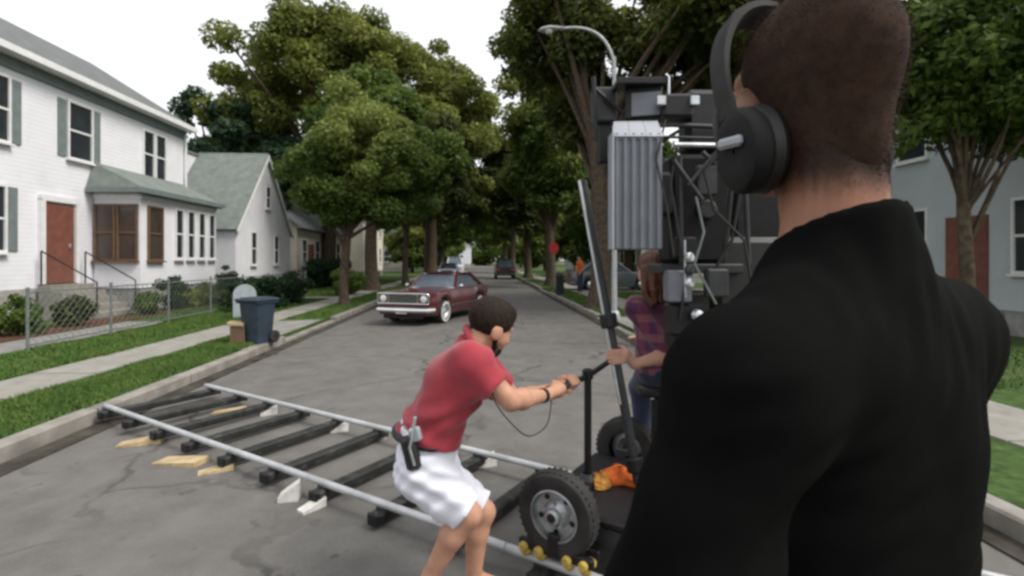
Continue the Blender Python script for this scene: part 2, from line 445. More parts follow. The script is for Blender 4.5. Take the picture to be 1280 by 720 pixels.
# kerbs: single stones with open joints; dropped at the driveways
def kerb(name, T0, T1, Y0, Y1, drops):
    root = bpy.data.objects.new(name, None); COL.objects.link(root); root.location = RY(T0, Y0); root['kind'] = 'structure'
    Y = Y0; i = 0
    while Y < Y1:
        L = 1.55 + .35 * random.random() if Y < 45 else 6.0
        L = min(L, Y1 - Y); drop = any(d0 < Y + L / 2 < d1 for d0, d1 in drops)
        h = (.03 if drop else .105) + random.uniform(-.008, .008); o_ = random.uniform(-.012, .012)
        mb = MB(); a_, b_ = Y + .008, Y + L - .008; c = .018 if not drop else .008
        s_ = 1 if T1 > T0 else -1
        for (Ta, Tb, za, zb) in ((T0, T1, -.06, h),):
            pts = []
            for Yy in (a_, b_):
                pts += [RY(T0 + o_, Yy, -.06), RY(T0 + o_, Yy, h - c), RY(T0 + o_ + (c if T1 > T0 else -c), Yy, h), RY(T1 + o_, Yy, h), RY(T1 + o_, Yy, -.06)]
            fs = [(0, 1, 2, 3, 4), (9, 8, 7, 6, 5)] + [(k, k + 5, (k + 1) % 5 + 5, (k + 1) % 5) for k in range(5)]
            mb.add(pts, fs)
        mb.build('kerb_stone', M['kerb'], root, world=True); Y += L; i += 1
    return root
kerb('kerb_left', KL, KL - .15, -3, 117, [(10.2, 13.0), (28, 31), (44, 47)])
kerb('kerb_right', KR, KR + .15, -3, 117, [(10.9, 13.6), (24, 27.5)])

strip('gutter_left', KL + .01, KL + .22, -3, 117, -.05, -.026, M['gutter'])
strip('gutter_right', KR - .20, KR - .01, -3, 117, -.05, -.026, M['gutter'])
# pavements of separate slabs
def pavement(name, T0, T1, Y0, Y1):
    root = bpy.data.objects.new(name, None); COL.objects.link(root); root.location = RY(T0, Y0); root['kind'] = 'structure'
    Y = Y0
    while Y < Y1:
        L = 1.25 if Y < 40 else 8.0; dz = random.uniform(-.008, .008); mb = MB()
        g_ = .012; z1 = .118 + dz; tl = random.uniform(-.006, .006)
        P = [RY(T0 + g_, Y + g_, 0), RY(T1 - g_, Y + g_, 0), RY(T1 - g_, Y + L - g_, 0), RY(T0 + g_, Y + L - g_, 0)]
        V = [(p.x, p.y, .03) for p in P] + [(p.x, p.y, z1 + (tl if k in (0, 1) else -tl)) for k, p in enumerate(P)]
        mb.add(V, [(3, 2, 1, 0), (4, 5, 6, 7), (0, 1, 5, 4), (1, 2, 6, 5), (2, 3, 7, 6), (3, 0, 4, 7)])
        mb.build('slab', M['concrete'], root, world=True); Y += L
    return root
pavement('pavement_left', -5.95, -5.08, -2, 117)
pavement('pavement_right', 4.35, 5.45, -2, 117)
# driveways crossing the verges, front path and mulch bed of the white house
mb = MB(); mb.prism([RY(-5.06, 10.6, .02), RY(KL - .17, 10.2, .02), RY(KL - .17, 13.0, .02), RY(-5.06, 12.6, .02)], (0, 0, .092)); mb.build('driveway_apron', M['driveway'])['kind'] = 'structure'
strip('driveway', -14, -5.97, 20.3, 21.0, .02, .111, M['driveway'])
strip('driveway_right', 5.47, 15, 24.3, 27.2, .02, .111, M['driveway'])
strip('apron_right', KR + .17, 4.33, 10.9, 13.6, .02, .112, M['driveway'])
strip('garden_path', -8.75, -7.75, 3.0, 12.6, .02, .108, M['driveway'])
strip('flower_bed', -9.9, -8.75, 4.0, 19.8, .02, .135, M['mulch'])

# ------------------------------------------------------------------ grass blades (uncountable: stuff)
def grass(name, areas, m, h0=.07):
    Vs = []
    for (T0, T1, Y0, Y1, n, hh) in areas:
        T = rng.uniform(T0, T1, n); Y = rng.uniform(Y0, Y1, n); x = T - ROADK * Y
        patch = .6 + .5 * np.sin(T * 3.1 + Y * 1.3) * np.sin(Y * 2.2 - T) + rng.uniform(-.2, .4, n)
        h = hh * np.clip(patch, .35, 1.5); an = rng.uniform(0, 2 * pi, n); wd = .006 + .004 * rng.random(n) + .0006 * Y
        le = rng.normal(0, .4, (n, 2)) * h[:, None]
        A = np.stack([x - np.cos(an) * wd, Y - np.sin(an) * wd, np.full(n, .098)], 1)
        B = np.stack([x + np.cos(an) * wd, Y + np.sin(an) * wd, np.full(n, .098)], 1)
        C = np.stack([x + le[:, 0], Y + le[:, 1], .1 + h], 1)
        Vs.append(np.stack([A, B, C], 1).reshape(-1, 3))
    V = np.concatenate(Vs).astype(np.float32); n = len(V) // 3
    me = np_mesh(name, V, np.arange(n * 3, dtype=np.int32), 3)
    me.materials.append(m); o = bpy.data.objects.new(name, me); COL.objects.link(o); return o
def np_mesh(name, V, loops, k):
    me = bpy.data.meshes.new(name); nf = len(loops) // k
    me.vertices.add(len(V)); me.vertices.foreach_set('co', np.ascontiguousarray(V, dtype=np.float32).ravel())
    me.loops.add(len(loops)); me.loops.foreach_set('vertex_index', np.ascontiguousarray(loops, dtype=np.int32).ravel())
    me.polygons.add(nf); me.polygons.foreach_set('loop_start', np.arange(0, nf * k, k, dtype=np.int32))
    try: me.polygons.foreach_set('loop_total', np.full(nf, k, dtype=np.int32))
    except Exception: pass
    me.update(calc_edges=True); return me
o = grass('verge_grass', [(-5.05, -4.07, 1.5, 10.3, 42000, .06), (-5.05, -4.07, 13.2, 28, 16000, .07)], M['grass']); tagp(o, 'short green grass on the verge between kerb and pavement', 'grass', kind='stuff')
o = grass('lawn_grass', [(-7.7, -6.0, 2.5, 14, 30000, .06), (-9.9, -6.0, 13, 20, 12000, .07), (-9.9, -6, 21.5, 40, 9000, .1)], M['grass']); tagp(o, 'green lawn grass in front of the white houses', 'grass', kind='stuff')
o = grass('roadside_grass', [(3.35, 4.3, 5, 10.8, 7000, .07), (3.35, 4.3, 13.7, 30, 11000, .08), (5.5, 9, 6, 24, 14000, .08), (5.5, 9, 27.5, 40, 5000, .1)], M['grass']); tagp(o, 'grass along the right hand pavement under the street trees', 'grass', kind='stuff')

# ------------------------------------------------------------------ trees
def leaf_cloud(C, R, n, size, flat=.35, updown=.5):
    """n leaf quads scattered over clumps with centres C and radii R"""
    k = len(C); wts = R ** 2; idx = rng.choice(k, n, p=wts / wts.sum())
    d = rng.normal(0, 1, (n, 3)); d /= np.linalg.norm(d, axis=1)[:, None]
    rr = R[idx] * (rng.random(n) ** .45)
    P = C[idx] + d * rr[:, None] * np.array([1, 1, .72])
    nr = d * .7 + rng.normal(0, .6, (n, 3)) + np.array([0, 0, updown]); nr /= np.linalg.norm(nr, axis=1)[:, None]
    t1 = np.cross(nr, rng.normal(0, 1, (n, 3))); t1 /= np.linalg.norm(t1, axis=1)[:, None]; t2 = np.cross(nr, t1)
    s = size * rng.uniform(.55, 1.35, n)[:, None]
    sag = np.array([0, 0, -1]) * s * .25
    q = np.stack([P - t1 * s, P + t2 * s * .55 + sag * .3, P + t1 * s + sag, P - t2 * s * .55 + sag * .3], 1)
    return q.reshape(-1, 3)
def make_tree(name, label, base, trunk_r, fork_z, ells, nclump, clump_r, nleaf, leaf, lm, bm='bark', group=None, seed=1, lean=(0, 0), nbr=22, lm2=None):
    """base: world point; ells: crown ellipsoids ((dx,dy,z),(rx,ry,rz)) relative to the base"""
    global rng
    rng = np.random.default_rng(seed); rnd = random.Random(seed)
    base = Vector(base); root = thing(name, label, 'tree', base, 0, group)
    Cs = []; Rs = []; vol = np.array([e[1][0] * e[1][1] * e[1][2] for e in ells]) ** .7
    for e, nn in zip(ells, np.maximum(4, (nclump * vol / vol.sum())).astype(int)):
        d = rng.normal(0, 1, (nn, 3)); d /= np.linalg.norm(d, axis=1)[:, None]
        rad = rng.uniform(.45, 1.0, nn) ** .55
        bump = 1 + .16 * rng.normal(0, 1, nn)
        Cs.append(np.array(e[0]) + d * (rad * bump)[:, None] * np.array(e[1])); Rs.append(clump_r * rng.uniform(.6, 1.35, nn))
    C = np.concatenate(Cs); R = np.concatenate(Rs)
    # limbs
    mb = MB(); top = Vector((lean[0], lean[1], fork_z)); n = 12
    V = []; pts = []; rad = []
    for i in range(8):
        q = i / 7; pts.append(Vector((lean[0] * q ** 1.5 + .05 * sin(5 * q + seed), lean[1] * q ** 1.5 + .05 * cos(4 * q + seed), -.15 + (fork_z + .15) * q)))
        rad.append(trunk_r * (1 + .7 * max(0, .12 - q) / .12 * .8 - .22 * q))
    mb.tube(pts, rad, 14)
    trunk = mb.build('trunk', M[bm], root, smooth=True)
    mb = MB(); order = np.argsort(-R)[: nbr * 3]; order = rng.permutation(order)[:nbr]
    zmax = C[:, 2].max()
    for i in order:
        tgt = Vector(C[i]); q0 = rnd.uniform(.62, 1.0); st = pts[0].lerp(pts[-1], q0)
        st = Vector((lean[0] * q0 ** 1.5, lean[1] * q0 ** 1.5, fork_z * q0)) if tgt.z > fork_z * q0 else Vector((lean[0] * .62 ** 1.5, lean[1] * .62 ** 1.5, fork_z * .62))
        r0 = trunk_r * rnd.uniform(.22, .48); mid = st.lerp(tgt, .5) + Vector((rnd.uniform(-.3, .3), rnd.uniform(-.3, .3), .12 * (tgt - st).length))
        bp = []; br = []
        for k in range(7):
            q = k / 6; bp.append(st * (1 - q) ** 2 + mid * 2 * q * (1 - q) + tgt * q * q); br.append(max(.012, r0 * (1 - .85 * q)))
        mb.tube(bp, br, 7)
    mb.build('limb', M[bm], trunk, smooth=True)
    lq = leaf_cloud(C, R, nleaf, leaf)
    me = np_mesh('crown', lq, np.arange(len(lq)), 4); me.materials.append(M[lm])
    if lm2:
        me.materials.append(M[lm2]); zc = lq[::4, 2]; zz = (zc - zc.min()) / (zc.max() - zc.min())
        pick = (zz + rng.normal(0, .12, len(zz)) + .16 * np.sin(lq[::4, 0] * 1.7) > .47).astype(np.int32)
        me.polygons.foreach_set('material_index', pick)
    o = bpy.data.objects.new('crown', me); COL.objects.link(o); o.parent = root
    return root

# street tree with a light top, in front of the second house
Bt = RY(-4.66, 17.4, .1)
make_tree('street_tree', 'rounded street tree with yellow green top and dark underside on the left verge', Bt, .17, 2.6,
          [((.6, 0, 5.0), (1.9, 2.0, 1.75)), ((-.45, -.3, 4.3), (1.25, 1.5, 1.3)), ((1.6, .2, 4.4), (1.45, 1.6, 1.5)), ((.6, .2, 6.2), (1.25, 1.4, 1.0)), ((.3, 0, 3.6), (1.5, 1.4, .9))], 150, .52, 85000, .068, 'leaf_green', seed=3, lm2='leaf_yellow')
# the big olive trees behind the houses
make_tree('large_tree', 'huge spreading olive green tree rising behind the grey roofed house', (-12.2, 34, .1), .5, 7.5,
          [((0, 0, 13.0), (5.2, 5.2, 5.0)), ((-4.6, 0, 10.6), (3.4, 3.6, 3.6)), ((3.2, .5, 12.6), (4.2, 4.4, 4.6)), ((.5, 0, 16.2), (3.4, 3.4, 2.2))], 190, 1.1, 115000, .15, 'leaf_olive', seed=11, nbr=34)
make_tree('large_tree', 'tall olive tree between the huge tree and the street canopy', (-5.9, 37, .1), .45, 7.0,
          [((-.6, 0, 12.6), (3.9, 4, 4.4)), ((1.9, 0, 10.4), (2.7, 3, 3.8)), ((-1.6, 0, 9.0), (3.2, 3, 3.0))], 130, 1.05, 80000, .15, 'leaf_olive', seed=12, nbr=24)
make_tree('garden_tree', 'dark bluish garden tree peeking over the porch roof of the nearer white house', (-17.6, 31, .1), .3, 4.5,
          [((0, 0, 8.4), (3.0, 3, 2.8)), ((2.8, 0, 6.6), (2.6, 2.4, 2.2))], 70, .9, 24000, .17, 'leaf_blue', seed=13)
# left row further down the street
make_tree('street_tree', 'thick trunked dark street tree just past the yellow green one', RY(-5.5, 25.5, .1), .34, 4.6,
          [((0, 0, 8.0), (3.0, 3, 3.0)), ((1.6, .3, 6.4), (2.6, 2.6, 2.2))], 100, .85, 40000, .14, 'leaf_green', seed=21)
make_tree('street_tree', 'slender dark tree second past the yellow green one on the left verge', RY(-4.7, 31.5, .1), .2, 4.6,
          [((.2, 0, 8.2), (2.6, 2.6, 3.2)), ((1.6, 0, 6.6), (2.2, 2.2, 2.0))], 80, .85, 30000, .15, 'leaf_dark', seed=22)
make_tree('street_tree', 'dark leafy tree arching over the far left kerb', RY(-4.6, 43, .1), .3, 5.0,
          [((.6, 0, 8.6), (3.4, 3.2, 3.8)), ((2.8, 0, 7.4), (2.6, 2.4, 2.4))], 90, 1.0, 30000, .18, 'leaf_dark', seed=23)
make_tree('street_tree', 'far green tree on the left by the end of the block', RY(-5, 62, .1), .35, 5.5,
          [((.6, 0, 9.5), (4.6, 4, 5.0)), ((3.4, 0, 8.0), (3.2, 3, 3.2))], 80, 1.3, 24000, .25, 'leaf_green', seed=24)
make_tree('street_tree', 'far hazy green tree closing the left side of the street', RY(-5, 88, .1), .4, 6,
          [((1, 0, 11), (6, 5, 6)), ((3.5, 0, 8.5), (4.5, 4, 4.0))], 70, 1.6, 18000, .34, 'leaf_green', seed=25)
# right row
make_tree('street_tree', 'big dark street tree whose thick trunk stands behind the leaning dolly pole', RY(3.72, 16.2, .1), .33, 5.4,
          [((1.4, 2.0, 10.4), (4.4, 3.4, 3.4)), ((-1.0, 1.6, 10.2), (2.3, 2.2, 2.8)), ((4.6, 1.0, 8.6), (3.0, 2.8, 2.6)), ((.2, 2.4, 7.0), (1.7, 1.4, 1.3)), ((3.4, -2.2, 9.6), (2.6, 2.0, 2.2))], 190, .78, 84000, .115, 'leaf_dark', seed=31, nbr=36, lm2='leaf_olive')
make_tree('street_tree', 'tall dark tree on the right verge behind the red sign', RY(3.9, 29.5, .1), .3, 4.2,
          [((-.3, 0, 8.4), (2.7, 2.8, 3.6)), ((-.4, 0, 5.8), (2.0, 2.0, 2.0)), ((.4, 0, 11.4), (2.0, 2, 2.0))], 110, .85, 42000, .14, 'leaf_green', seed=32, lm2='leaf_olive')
make_tree('street_tree', 'dark tree further along the right verge beyond the parked dark vehicle', RY(3.9, 44, .1), .34, 5,
          [((-.4, 0, 8.6), (3.4, 3.2, 4.4)), ((-1.6, 0, 6.4), (2.4, 2.4, 2.2))], 90, 1.0, 30000, .19, 'leaf_dark', seed=33)
make_tree('street_tree', 'far green tree on the right near the end of the block', RY(4.0, 66, .1), .35, 5.5,
          [((-.8, 0, 9.6), (4.2, 4, 5.0)), ((-3, 0, 8.2), (2.6, 2.5, 2.6))], 80, 1.3, 24000, .26, 'leaf_green', seed=34)
make_tree('street_tree', 'farthest tree on the right at the cross street', RY(4.2, 94, .1), .4, 6,
          [((-1, 0, 11), (6, 5, 6)), ((-4, 0, 9), (4, 4, 3.6))], 70, 1.6, 18000, .36, 'leaf_olive', seed=35)
make_tree('garden_tree', 'broad dark garden tree behind the grey house on the right', RY(15.0, 21, .1), .4, 5,
          [((-1, 0, 9), (4.8, 4.4, 4.4)), ((2.5, -1, 7.6), (4, 4, 3.8))], 120, 1.0, 42000, .18, 'leaf_dark', seed=36)
make_tree('garden_tree', 'small leafy garden tree before the grey clapboard house', RY(8.1, 8.6, .1), .12, 2.6,
          [((.2, 0, 5.2), (1.7, 1.6, 1.5)), ((-.9, .2, 4.5), (1.1, 1.1, 1.0)), ((1.0, -.2, 4.4), (1.2, 1.2, 1.0))], 90, .5, 26000, .075, 'leaf_green', seed=38)
make_tree('garden_tree', 'green garden tree standing beyond the right hand pavement', RY(10.0, 35, .1), .35, 4.5,
          [((0, 0, 7.6), (3.6, 3.4, 3.8)), ((-1.6, 0, 5.2), (2.4, 2.2, 2.0))], 80, 1.0, 26000, .19, 'leaf_green', seed=37)
for k, (T, Y, lab) in enumerate([(-8.0, 82, 'low bushy tree behind the far left row'), (8.6, 70, 'low bushy tree behind the far right row'), (9.5, 48, 'leafy garden tree just past the tan house on the right'), (-8.2, 60, 'leafy garden tree between the two tan houses on the left'), (7.5, 100, 'low tree at the right corner of the cross street'), (-7.6, 104, 'low tree at the left corner of the cross street')]):
    make_tree('garden_tree', lab, RY(T, Y, .1), .25, 2.6, [((0, 0, 4.6), (2.8, 2.8, 2.8)), ((1.2 if T < 0 else -1.2, 0, 3.4), (2.2, 2, 1.9)), ((0, 0, 2.4), (2.4, 2, 1.4))], 60, 1.0, 15000, .24, 'leaf_green', seed=140 + k, nbr=12, lm2='leaf_olive')
# a far wood that reads as one mass behind the cross street
rng = np.random.default_rng(50); n = 420
C = np.stack([rng.uniform(-60, 60, n), rng.uniform(140, 165, n), rng.uniform(.8, 17, n)], 1); R = rng.uniform(2.0, 3.6, n)
lq = leaf_cloud(C, R, 70000, .62); me = np_mesh('distant_wood', lq, np.arange(len(lq)), 4); me.materials.append(M['leaf_green'])
o = bpy.data.objects.new('distant_wood', me); COL.objects.link(o); tagp(o, 'distant mass of trees closing the end of the street', 'trees', kind='stuff')

def bush(name, label, cat, base, size, nclump, clump_r, nleaf, leaf, lm, seed, boxy=False, group=None, rotz=0):
    global rng
    rng = np.random.default_rng(seed); root = thing(name, label, cat, base, rotz, group)
    sx, sy, sz = size
    if boxy:
        C = np.stack([rng.uniform(-sx / 2, sx / 2, nclump), rng.uniform(-sy / 2, sy / 2, nclump), rng.uniform(.1, sz - clump_r * .5, nclump)], 1)
    else:
        d = rng.normal(0, 1, (nclump, 3)); d /= np.linalg.norm(d, axis=1)[:, None]
        C = d * (rng.random(nclump) ** .4)[:, None] * np.array([sx / 2, sy / 2, sz / 2]) + np.array([0, 0, sz / 2])
    C[:, 2] = np.maximum(C[:, 2], clump_r * .5)
    lq = leaf_cloud(C, np.full(nclump, clump_r) * rng.uniform(.7, 1.2, nclump), nleaf, leaf); lq[:, 2] = np.maximum(lq[:, 2], .01)
    me = np_mesh('foliage', lq, np.arange(len(lq)), 4); me.materials.append(M[lm])
    o = bpy.data.objects.new('foliage', me); COL.objects.link(o); o.parent = root
    for k in range(5):
        mb = MB(); i = rng.integers(nclump); p = Vector(C[i]); s0 = Vector((p.x * .6, p.y * .6, -.03)); mb.tube([s0, s0.lerp(p, .5) + Vector((0, 0, .03)), p], [.02, .014, .006], 6)
        mb.build('stem', M['bark'], root)
    return root
c = RY(-6.9, 17.0, .1)
bush('clipped_hedge', 'clipped box hedge behind the blue bin, in front of the gabled white house', 'hedge', (c.x, c.y, .1), (.9, 4.6, 1.05), 90, .26, 16000, .055, 'hedge_leaf', 61, True, rotz=RROT)
c = RY(-9.0, 29.5, .1)
bush('clipped_hedge', 'long dark hedge beside the cream house lawn', 'hedge', (c.x, c.y, .1), (1.1, 7.0, 1.6), 90, .38, 12000, .09, 'hedge_leaf', 62, True, rotz=RROT)
c = RY(-5.9, 22.5, .1)
bush('low_shrub', 'low green shrub at the foot of the thick trunked tree', 'shrub', (c.x, c.y, .1), (1.7, 1.7, 1.1), 40, .3, 6000, .07, 'leaf_green', 63)
for k, (u, v, sx, h, lm, lab) in enumerate([
        (215, 401, .75, .95, 'hedge_leaf', 'dark rounded shrub in the mulch bed below the porch'),
        (262, 401, 1.0, .8, 'leaf_green', 'loose green plant under the four narrow porch windows'),
        (285, 399, .7, 1.25, 'leaf_blue', 'tall bluish plant at the far corner of the porch'),
        (240, 402, .6, .55, 'leaf_yellow', 'pale flowering plant between the dark shrub and the loose green plant'),
        (182, 404, .6, .6, 'leaf_green', 'small green plant beside the porch steps')]):
    Y = 13.6 + k * .1; c = RY(-9.0 + .15 * k, 1, .12); Y = 9.0 / ((640 - u) / FPX - ROADK) if False else (9.2 / ((640 - u) / FPX - ROADK))
    c = RY(-9.2, Y, .13)
    bush('garden_plant', lab, 'plant', (c.x, c.y, .13), (sx, sx, h), 22, .2, 2600, .05, lm, 70 + k)
for k, (T, Y, sx, h) in enumerate([(-9.3, 10.2, .9, .8), (-9.3, 11.6, .7, .6)]):
    c = RY(T, Y, .13); bush('garden_plant', ['bushy plant in the bed left of the porch steps, the larger of two', 'small plant in the bed left of the porch steps'][k], 'plant', (c.x, c.y, .13), (sx, sx, h), 22, .2, 2600, .05, ['leaf_green', 'leaf_dark'][k], 90 + k)

# ------------------------------------------------------------------ houses
def window(parent, O, r, n, w_, h_, pane='pane', frame='trim', mid=True, sill=True, fr=.055, proud=.06, shut=None):
    """O: bottom-centre of the opening on the wall; r: right vector along the wall; n: outward normal"""
    O, r, n = Vector(O), Vector(r), Vector(n); up = Vector((0, 0, 1)); R3 = Matrix((r, n, up)).transposed()
    def bx(mb, a0, a1, z0, z1, d0, d1): mb.box(O + r * ((a0 + a1) / 2) + n * ((d0 + d1) / 2) + up * ((z0 + z1) / 2), (a1 - a0, d1 - d0, z1 - z0), R3)
    f = MB(); e = .0
    bx(f, -w_ / 2 - fr, -w_ / 2, -fr, h_ + fr, .0, proud); bx(f, w_ / 2, w_ / 2 + fr, -fr, h_ + fr, .0, proud)
    bx(f, -w_ / 2, w_ / 2, -fr, 0, .0, proud - .002); bx(f, -w_ / 2, w_ / 2, h_, h_ + fr, .0, proud - .002)
    if mid: bx(f, -w_ / 2, w_ / 2, h_ * .5 - .025, h_ * .5 + .025, .0, proud - .018)
    wo = f.build('window', M[frame], parent)
    p = MB()
    if mid:
        bx(p, -w_ / 2, w_ / 2, 0, h_ * .5 - .025, .004, .014); bx(p, -w_ / 2, w_ / 2, h_ * .5 + .025, h_, .004, .026)
    else: bx(p, -w_ / 2, w_ / 2, 0, h_, .004, .016)
    p.build('pane', M[pane], wo)
    if sill:
        s_ = MB(); bx(s_, -w_ / 2 - fr - .03, w_ / 2 + fr + .03, -fr - .05, -fr - .002, .0, proud + .06); s_.build('sill', M[frame], wo)
    if shut:
        for sg in (-1, 1):
            q = MB(); a0 = sg * (w_ / 2 + fr + .16); bx(q, a0 - .14, a0 + .14, -.02, h_ + .02, .0, .03); q.build('shutter', M[shut], wo)
    return wo
def slab(mb, quad, th):
    P = [Vector(p) for p in quad]; n = (P[1] - P[0]).cross(P[2] - P[0]).normalized()
    if n.z < 0: n = -n
    mb.prism([p for p in P], -n * th)

X, Yv = Vector((1, 0, 0)), Vector((0, 1, 0))
# ---- nearer white house: two-storey block + enclosed porch on the street side
hr = thing('white_house', 'two storey white clapboard house with enclosed front porch and grey eaves', 'house', RY(-11.3, 15.0, .1), RROT)
EZ = 6.55
mb = MB(); mb.box((-3.5, 0, .35), (7.0, 9.0, .9)); mb.build('foundation', M['found'], hr)
mb = MB(); mb.box((-3.5, 0, (EZ + .8) / 2), (6.94, 8.94, EZ - .8))
for yy in (-4.47, 4.47): mb.prism([(-6.97, yy * .996, EZ), (-.03, yy * .996, EZ), (-3.5, yy * .996, EZ + 2.2)], (0, -yy * .02, 0))
mb.build('wall', M['siding_white'], hr)
mb = MB(); slab(mb, [(.32, -4.7, EZ - .0), (.32, 4.62, EZ - .0), (-3.5, 4.62, EZ + 2.42), (-3.5, -4.7, EZ + 2.42)], .12)
slab(mb, [(-7.32, 4.62, EZ - .0), (-7.32, -4.7, EZ - .0), (-3.5, -4.7, EZ + 2.42), (-3.5, 4.62, EZ + 2.42)], .12)
rf = mb.build('roof', M['shingle_grey'], hr)
mb = MB(); mb.box((.36, -.04, EZ - .09), (.09, 9.3, .16)); mb.box((.17, -.04, EZ - .15), (.3, 9.2, .03)); mb.build('gutter', M['trim'], rf)
mb = MB(); mb.box((.01, 0, EZ - .31), (.06, 8.94, .26)); mb.build('frieze', M['trim_dark'], hr)
mb = MB(); mb.tube([(.06, 4.42, EZ - .3), (.06, 4.42, .2)], .04, 8); mb.build('downpipe', M['trim'], hr)
for y in (2.35, 3.0): window(hr, (-.03, y, 4.35), -Yv, X, .5, 1.5, shut=None)
for y in (-.6, -3.2): window(hr, (-.03, y, 4.35), -Yv, X, .8, 1.5, shut='trim_dark')
window(hr, (-.03, -3.4, 1.75), -Yv, X, 1.0, 1.5, shut='trim_dark')
for x_, z_ in ((-2.0, 1.8), (-5.0, 1.8), (-2.0, 4.35), (-5, 4.35)): window(hr, (x_, -4.47, z_), X, -Yv, .85, 1.5)
# front door and steps
d = MB(); d.box((.0, -1.35, 1.95), (.08, .95, 2.1), bev=.01); do = d.build('door', M['door'], hr)
mb = MB(); mb.box((.06, -1.05, 1.9), (.06, .05, .12), bev=.01); mb.build('handle', M['alu'], do)
mb = MB()
for sy in (-.56, .56): mb.box((.03, -1.35 + sy, 2.0), (.12, .12, 2.2))
mb.box((.03, -1.35, 3.12), (.124, 1.24, .14)); mb.build('door_frame', M['trim'], do)
for i in range(5):
    mb = MB(); h_ = .88 - i * .175; mb.box((.25 + i * .29, -1.35, h_ / 2 - .02), (.29, 1.5, h_ + .02)); mb.build('step', M['concrete'], hr)
for sy in (-.72, .72):
    mb = MB(); mb.tube([(.15, -1.35 + sy, 1.75), (1.5, -1.35 + sy, .95), (1.5, -1.35 + sy, .02)], .02, 8); mb.tube([(.15, -1.35 + sy, 1.75), (.15, -1.35 + sy, .85)], .02, 8); mb.build('handrail', M['black'], hr)
# porch: T -10 -> local x 0..1.3, Y 14.9..19.7 -> local y -.1..4.7
pz = 3.62
mb = MB(); mb.box((.65, 2.0, .3), (1.24, 4.1, .8)); mb.build('porch_foundation', M['found'], hr)
mb = MB(); mb.box((.65, 2.0, (.7 + pz) / 2), (1.3, 4.2, pz - .7)); pw = mb.build('porch', M['siding_white'], hr)
mb = MB(); slab(mb, [(1.5, -.4, pz), (1.5, 4.25, pz), (0.0, 4.2, pz + .75), (0.0, -.12, pz + .75)], .1)
mb.prism([(1.5, -.4, pz), (0, -.12, pz + .75), (0, -.4, pz)], (0, .03, 0))
pr = mb.build('porch_roof', M['shingle_green'], pw)
mb = MB(); mb.box((1.54, 1.92, pz - .08), (.1, 4.7, .15)); mb.box((.76, -.4, pz - .08), (1.5, .08, .15)); mb.box((1.4, 1.95, pz - .17), (.2, 4.5, .03)); mb.build('gutter', M['trim_dark'], pr)
mb = MB(); mb.box((1.32, 2.0, pz - .24), (.05, 4.24, .14)); mb.box((.65, -.12, pz - .24), (1.3, .05, .14)); mb.build('fascia', M['trim'], pw)
window(pw, (1.3, .55, 1.55), -Yv, X, .62, 1.55, 'pane_brown', 'trim_brown')
for i in range(4): window(pw, (1.3, 1.78 + i * .67, 1.6), -Yv, X, .36, 1.55)
for x_ in (.32, .95): window(pw, (x_, -.1, 1.55), X, -Yv, .48, 1.55, 'pane_brown', 'trim_brown')

# ---- gabled white house with grey-green roof
gr = thing('gabled_house', 'small white house with steep grey green roof and gable facing the street', 'house', RY(-10.0, 23.7, .1), RROT)
hw = 2.95; ez = 2.85; pk = 6.35; dp = 3.0
mb = MB(); mb.box((-dp / 2, 0, .2), (dp - .06, 2 * hw - .06, .7)); mb.build('foundation', M['found'], gr)
mb = MB(); mb.prism([(0, -hw, .5), (0, hw, .5), (0, hw, ez), (0, 0, pk), (0, -hw, ez)], (-dp, 0, 0)); mb.build('wall', M['siding_white'], gr)
mb = MB(); ov = .16; k_ = (pk - ez) / hw
slab(mb, [(.12, -hw - ov, ez - ov * k_ + .1), (.12, 0, pk + .1), (-dp, 0, pk + .1), (-dp, -hw - ov, ez - ov * k_ + .1)], .09)
slab(mb, [(.12, hw + ov, ez - ov * k_ + .1), (.12, 0, pk + .1), (-dp, 0, pk + .1), (-dp, hw + ov, ez - ov * k_ + .1)], .09)
rf = mb.build('roof', M['shingle_green'], gr)
mb = MB()
for sg in (-1, 1): slab(mb, [(.16, sg * (hw + ov), ez - ov * k_ + .02), (.16, 0, pk + .02), (.122, 0, pk + .02), (.122, sg * (hw + ov), ez - ov * k_ + .02)], .14)
mb.build('bargeboard', M['trim'], rf)
window(gr, (0, .15, 3.95), -Yv, X, .42, .95)
window(gr, (0, -1.35, 1.35), -Yv, X, .45, 1.35); window(gr, (0, 1.1, 1.35), -Yv, X, .45, 1.3)
window(gr, (-1.2, -hw, 1.3), X, -Yv, .6, 1.2)
# rear block of the same house (taller saltbox seen past the roof's left edge)
mb = MB(); mb.prism([(-dp - .02, -2.2, .3), (-8.5, -2.2, .3), (-8.5, -2.2, 4.6), (-dp - .02, -2.2, pk - .05)], (0, 4.9, 0)); mb.build('rear_wing', M['siding_white'], gr)
mb = MB(); slab(mb, [(-dp + .02, -2.35, pk + .02), (-dp + .02, 2.9, pk + .02), (-8.8, 2.9, 4.58), (-8.8, -2.35, 4.58)], .1); mb.build('rear_roof', M['shingle_grey'], gr)

